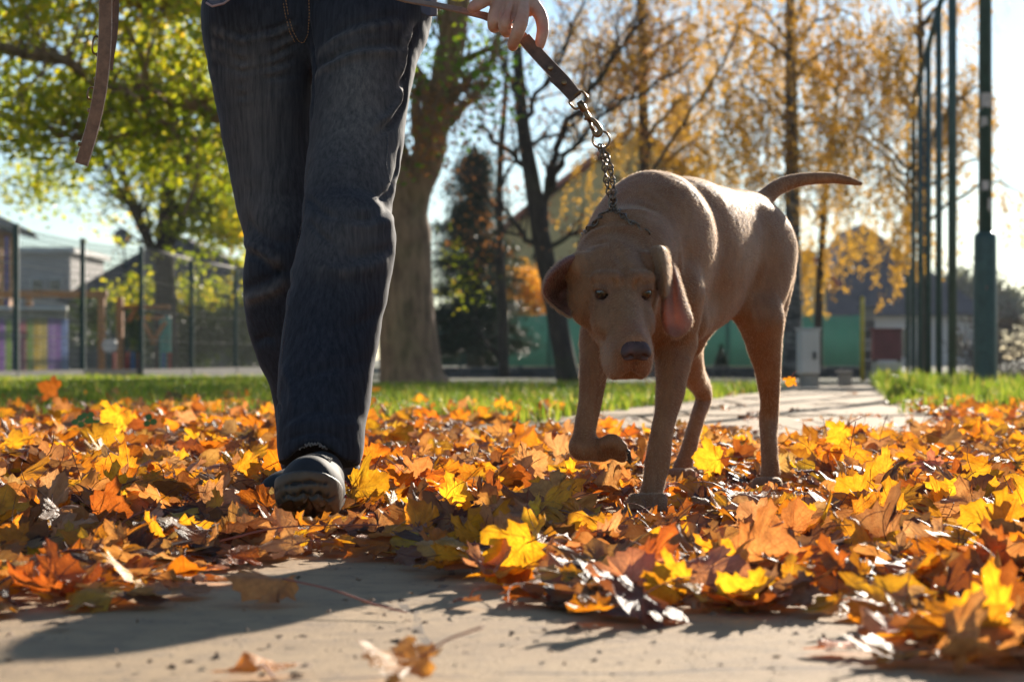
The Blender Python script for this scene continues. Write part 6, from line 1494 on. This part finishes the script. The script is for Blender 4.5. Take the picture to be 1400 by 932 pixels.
MSHOE = simple('shoe_leather', (.018, .017, .018), .78, .3, 30, .35, bscale=300, dist=.001)
t = NT('shoe_sole'); o = t.obj(); n1 = t.noise(70, 5, .65, o); du = t.n('Attribute', _attribute_name='dust').outputs['Fac']
t.base(t.mix(t.math('MULTIPLY', du, t.math('ADD', n1, .35), clamp=True), t.ramp(n1, [(.3, (.022, .021, .021)), (.7, (.05, .047, .045))]), (.17, .10, .045)), .6); t.bump(n1, .4, .002); MSOLE = t.m
MTREAD = simple('shoe_tread', (.15, .095, .055), .7, .4, 40, .3)
MLACE = simple('shoe_lace', (.02, .02, .02), .8, .2); MRED = simple('shoe_stripe', (.30, .035, .04), .5, .2)
shoe(P(438, 718, 3.29), P(421, 669, 3.035), (0.04, .30, 1), 1, PER, grooves=[
    [(380, 688), (392, 676), (402, 683), (414, 673), (424, 682), (436, 674), (448, 684), (460, 678), (472, 690)], [(384, 700), (398, 690), (410, 696), (424, 687), (438, 696), (452, 689), (468, 702)],
    [(392, 709), (408, 701), (424, 706), (440, 700), (458, 708)], [(402, 676), (396, 688), (404, 700), (400, 712)], [(424, 672), (420, 686), (428, 698), (424, 714)], [(448, 676), (444, 688), (452, 700), (448, 712)],
    [(376, 672), (398, 662), (424, 659), (450, 662), (474, 672)]])
shoe(P(478, 690, 3.68), P(366, 696, 3.44), (0, .0, 1), 1, PER)
# ---------------------------------------------------------------- leash, chain collar and the loose leash
def leather(name, c, edge=False):
    t = NT(name); o = t.obj(); n1 = t.noise(60, 5, .65, o); weave = t.n('TexWave', Vector=t.obj((1, 1, 1)), Scale=160, Distortion=3, Detail=2)
    t.base(t.ramp(n1, [(.3, tuple(x*.6 for x in c)), (.7, tuple(x*1.35 for x in c))]), .72, Sheen_Weight=.2)
    t.bump(t.mix(.35, n1, weave.outputs[0]), .45, .0012); return t.m
MLEA = leather('leash_leather', (.12, .062, .035)); MLEA2 = leather('loose_leash_leather', (.27, .135, .075)); MEDGE = simple('raw_edge', (.55, .38, .28), .8, .3, 200)
tb = NT('old_brass'); tb.base(tb.ramp(tb.noise(50, 4, .6, tb.obj()), [(.3, (.16, .085, .04)), (.7, (.34, .20, .10))]), .36, Metallic=1.0); MBR = tb.m
tc_ = NT('chain_steel'); tc_.base(tc_.ramp(tc_.noise(60, 4, .6, tc_.obj()), [(.3, (.12, .085, .06)), (.7, (.30, .23, .17))]), .34, Metallic=1.0); MCH = tc_.m
def ribbon(pts, hw, thick, normal_hint=(0, -1, 0), twist=0):
    pts = [np.array(p) for p in pts]; w_ = []
    for i in range(len(pts)):
        t_ = pts[min(i+1, len(pts)-1)]-pts[max(i-1, 0)]; t_ /= np.linalg.norm(t_)
        nh = np.array(normal_hint, float); s_ = np.cross(t_, nh); s_ /= np.linalg.norm(s_)
        tw = twist[i] if hasattr(twist, '__len__') else twist
        q = np.cross(s_, t_); w_.append(tuple((s_*math.cos(tw)+q*math.sin(tw))*hw))
    return MB().strip(pts, w_, thick)
def spl(pts, sub=5):
    C = np.array(pts, float); C = np.vstack([2*C[0]-C[1], C, 2*C[-1]-C[-2]]); o = []
    for i in range(1, len(C)-2):
        for k in range(sub):
            t = k/sub; a, b_, c, e = C[i-1], C[i], C[i+1], C[i+2]
            o.append(.5*(2*b_+(c-a)*t+(2*a-5*b_+4*c-e)*t*t+(3*b_-a-3*c+e)*t**3))
    o.append(C[-2]); return o
LE = empty('leash', P(760, 100, 3.5), 'taut brown leather leash with riveted end running from the hand to the dog\'s chain', 'leash')
up_ = spl([P(500, -22, 3.56), P(545, -2, 3.535), P(600, 8, 3.52), (P(650, 19, 3.525)), P(668, 24, 3.53), P(690, 34, 3.53), P(712, 48, 3.52), P(722, 60, 3.51)])
tw = np.linspace(1.25, .35, len(up_)); ribbon(up_, .0100, .0035, twist=list(tw)).build('strap', MLEA2, LE, False, .0006)
lo_ = spl([P(716, 52, 3.505), P(728, 66, 3.50), P(750, 90, 3.49), P(772, 113, 3.485), P(786, 131, 3.48)])
ribbon(lo_, .0115, .0045, twist=.25).build('strap', MLEA, LE, False, .0008)
lo2 = spl([P(757, 103, 3.480), P(772, 117, 3.477), P(788, 134, 3.474)])
ribbon(lo2, .0125, .0040, twist=.25).build('folded_end', MLEA, LE, False, .0008)
# pale raw edges
for pts in (lo_,):
    for s_ in (-1, 1):
        q = []
        for i, p in enumerate(pts):
            t_ = pts[min(i+1, len(pts)-1)]-pts[max(i-1, 0)]; t_ = t_/np.linalg.norm(t_); sv = np.cross(t_, (0, -1, 0)); q.append(p+sv*s_*.0114+np.array([0, -.002*s_, 0]))
        MB().tube(q, .0011, 5).build('edge_stitching', MEDGE, LE, True)
def disc(c, r, h, nrm, name, mat, parent):
    nrm = Vector(nrm).normalized(); c = Vector(c)
    m = MB().tube([c-nrm*h, c+nrm*h*.6, c+nrm*h, c+nrm*h*1.05], [r, r, r*.75, r*.25], 14); return m.build(name, mat, parent, True)
for (x, y, dd) in ((752.5, 93, 3.478), (771, 113, 3.468)): disc(P(x, y, dd), .0052, .0022, (0, -1, .1), 'rivet', MBR, LE)
def ringpts(c, a, b_, n=28, sq=1.0):
    c, a, b_ = np.array(c), np.array(a), np.array(b_); o = []
    for i in range(n):
        t = 2*math.pi*i/n; ct, st = math.cos(t), math.sin(t)
        o.append(c+a*math.copysign(abs(ct)**sq, ct)+b_*math.copysign(abs(st)**sq, st))
    return o
# rectangular loop at the strap's end
u1 = P(800, 144, 3.475)-P(786, 128, 3.475); u1 /= np.linalg.norm(u1); v1 = np.cross(u1, (0, 1, 0))
MB().loop(ringpts(P(791, 137, 3.474), u1*.0105, v1*.0155, sq=.5), .0022, 8).build('square_loop', MBR, LE, True)
# swivel snap
u2 = P(819, 184, 3.47)-P(795, 143, 3.47); u2 /= np.linalg.norm(u2); v2 = np.cross(u2, (0, 1, 0))
sw = MB().tube([P(792, 139, 3.472), P(795, 144, 3.472), P(798, 149, 3.472), P(801, 154, 3.472)], [.0055, .0068, .0062, .0040], 10)
sw.tube([P(799, 151, 3.472), P(803, 158, 3.472), P(807, 165, 3.472)], [.0045, .0050, .0052], 10)
sw.build('swivel', MBR, LE, True)
hk = MB().tube(spl([P(806, 163, 3.472), P(811, 165, 3.470), P(817, 171, 3.468), P(821, 178, 3.467), P(820, 184, 3.466), P(815, 185, 3.467), P(811, 179, 3.468)]), [.0045]*18+[.0042, .004, .0038, .0036]*3+[.003], 8)
hk.build('snap_hook', MBR, LE, True)
MB().tube([P(806, 165, 3.472), P(808, 172, 3.470), P(811, 179, 3.469)], .0030, 8).build('snap_gate', MBR, LE, True)
MB().tube([P(805, 160, 3.472), P(800, 163, 3.466)], .0028, 8).build('thumb_stud', MBR, LE, True)
# chain collar
CH = empty('chain_collar', P(835, 280, 3.5), 'dark steel choke chain collar hanging in two strands from a ring to the dog\'s neck', 'chain collar')
MB().loop(ringpts(P(822, 191, 3.470), np.array([.0150, .002, 0]), np.array([0, .001, .0150]), 30), .0020, 8).build('ring', MBR, CH, True)
MB().loop(ringpts(P(838, 283, 3.455), np.array([.0065, .003, 0]), np.array([0, .001, .0065]), 20), .0016, 8).build('ring', MCH, CH, True)
link_me = MB().loop([(x*.0078, y*.0046+.0012*math.sin(2*math.atan2(y, x)), .0018*math.sin(2*math.atan2(y, x))) for x, y in [(math.cos(a), math.sin(a)) for a in np.linspace(0, 2*math.pi, 19)[:-1]]], .00155, 7).mesh('link', True)
link_me.materials.append(MCH)
def chain_run(pts, parent, step=.0108):
    W = np.array(spl(pts, 8)); d_ = np.concatenate([[0], np.cumsum(np.linalg.norm(np.diff(W, axis=0), axis=1))]); s_ = 0; i = 0
    while s_ < d_[-1]:
        p = Vector([np.interp(s_, d_, W[:, k]) for k in range(3)]); q = Vector([np.interp(min(s_+.004, d_[-1]), d_, W[:, k]) for k in range(3)]); q0 = Vector([np.interp(max(s_-.004, 0), d_, W[:, k]) for k in range(3)])
        dr = (q-q0).normalized(); R = dr.to_track_quat('X', 'Y').to_matrix().to_4x4() @ Matrix.Rotation((i % 2)*math.radians(88)+math.radians(30), 4, 'X')
        o = bpy.data.objects.new('link', link_me); COL.objects.link(o); o.parent = parent
        o.matrix_parent_inverse = Matrix.Translation(-parent.location); o.matrix_basis = Matrix.Translation(p) @ R
        s_ += step; i += 1
def on_dog(x, y, off=.004):
    C = np.array([P(x, y, st) for st in np.arange(3.2, 4.2, .005)]); m_ = np.flatnonzero(d.ev(C) < off)
    return C[m_[0]] if len(m_) else P(x, y, 3.5)
chain_run([P(821, 203, 3.47), P(826, 222, 3.468), P(829, 245, 3.464), P(834, 268, 3.46), P(837, 279, 3.456)], CH)
chain_run([P(825, 203, 3.466), P(833, 222, 3.46), P(837, 245, 3.458), P(840, 268, 3.456), P(840, 279, 3.454)], CH)
sd1 = [P(836, 286, 3.455)]+[on_dog(x, y, o_) for x, y, o_ in ((828, 291, .004), (820, 298, .004), (812, 306, .003), (804, 314, .001), (797, 323, -.003))]
sd2 = [P(840, 286, 3.455)]+[on_dog(x, y, o_) for x, y, o_ in ((848, 291, .004), (856, 298, .004), (863, 304, .003), (874, 311, .001), (884, 318, -.003))]
def wrap(s):     # the collar goes on round the neck
    c0 = np.array(P(850, 372, 3.50)); out = []
    return out
chain_run(sd1, CH); chain_run(sd2, CH)
# loose leash in the other hand
LL = empty('loose_leash', P(150, 0, 3.5), 'worn brown leather leash hanging loose with its cut end down, at the left', 'leash')
a1 = spl([P(146, -38, 3.49), P(144.5, 0, 3.49), P(144, 40, 3.49), P(142.5, 72, 3.49), P(139.5, 105, 3.492), P(134, 140, 3.495), P(126, 175, 3.50), P(118, 203, 3.502), P(111.5, 225, 3.505)])
ribbon(a1, .0108, .0038, twist=.08).build('strap', MLEA2, LL, False, .0006)
a2 = spl([P(157, -38, 3.52), P(158, 0, 3.52), P(157.5, 25, 3.52), P(155, 55, 3.515), P(151.5, 76, 3.51), P(149.5, 95, 3.508)])
ribbon(a2, .0100, .0035, twist=1.28).build('strap', MLEA2, LL, False, .0005)
a3 = spl([P(151, -38, 3.53), P(152, 0, 3.53), P(152.5, 30, 3.53), P(152, 60, 3.525), P(151, 80, 3.515)])
ribbon(a3, .0100, .0030, twist=1.45).build('strap', MLEA, LL, False, .0005)
rr = random.Random(5)
for s_ in (-1, 1):
    q = []; m = MB()
    for i, p in enumerate(a1):
        t_ = a1[min(i+1, len(a1)-1)]-a1[max(i-1, 0)]; t_ = t_/np.linalg.norm(t_); sv = np.cross(t_, (0, -1, 0)); q.append(p+sv*s_*.0108)
    m.tube(q, [.0010+.0005*rr.random() for _ in q], 5)
    for _ in range(120):
        i = rr.randrange(len(q)-1); p = q[i]+(q[i+1]-q[i])*rr.random(); sv = np.array([s_*abs(rr.gauss(0, 1))*(-1), rr.gauss(0, 1), rr.gauss(0, 1)])
        sg = np.sign((q[i]-a1[i])[0]); m.tube([p, p+np.array([sg*.0016*rr.random(), rr.gauss(0, .0008), rr.gauss(0, .0010)])*1.4], .00028, 3)
    m.build('edge_stitching', MEDGE, LL, True)
for (x, y) in ((131.5, 62), (124.8, 128)):
    MB().loop(ringpts(P(x, y, 3.50), np.array([.0045, .008, 0]), np.array([.0015, .0, .0155 if y < 100 else .0105]), 22, .7), .0017, 7).build('buckle', MBR, LL, True)
for (x, y) in ((133.5, 75), (130.5, 108), (122, 151), (109, 197)):
    disc(P(x, y, 3.500), .0035, .0028, (-1, .3, .2), 'rivet', MBR, LL)

# ---------------------------------------------------------------- light haze in the air
hb = MB().box((0, 145, 8.5), (300, 310, 21.)); ho = hb.build('haze', None); tag(ho, 'faint autumn haze in the air', 'haze', kind='stuff')
t = NT('haze_air'); t.t.nodes.remove(t.b); pv = t.n('VolumePrincipled', Color=(.80, .88, 1, 1), Density=.00025, Anisotropy=.35); t.t.links.new(pv.outputs[0], t.out.inputs['Volume']); ho.data.materials.append(t.m)
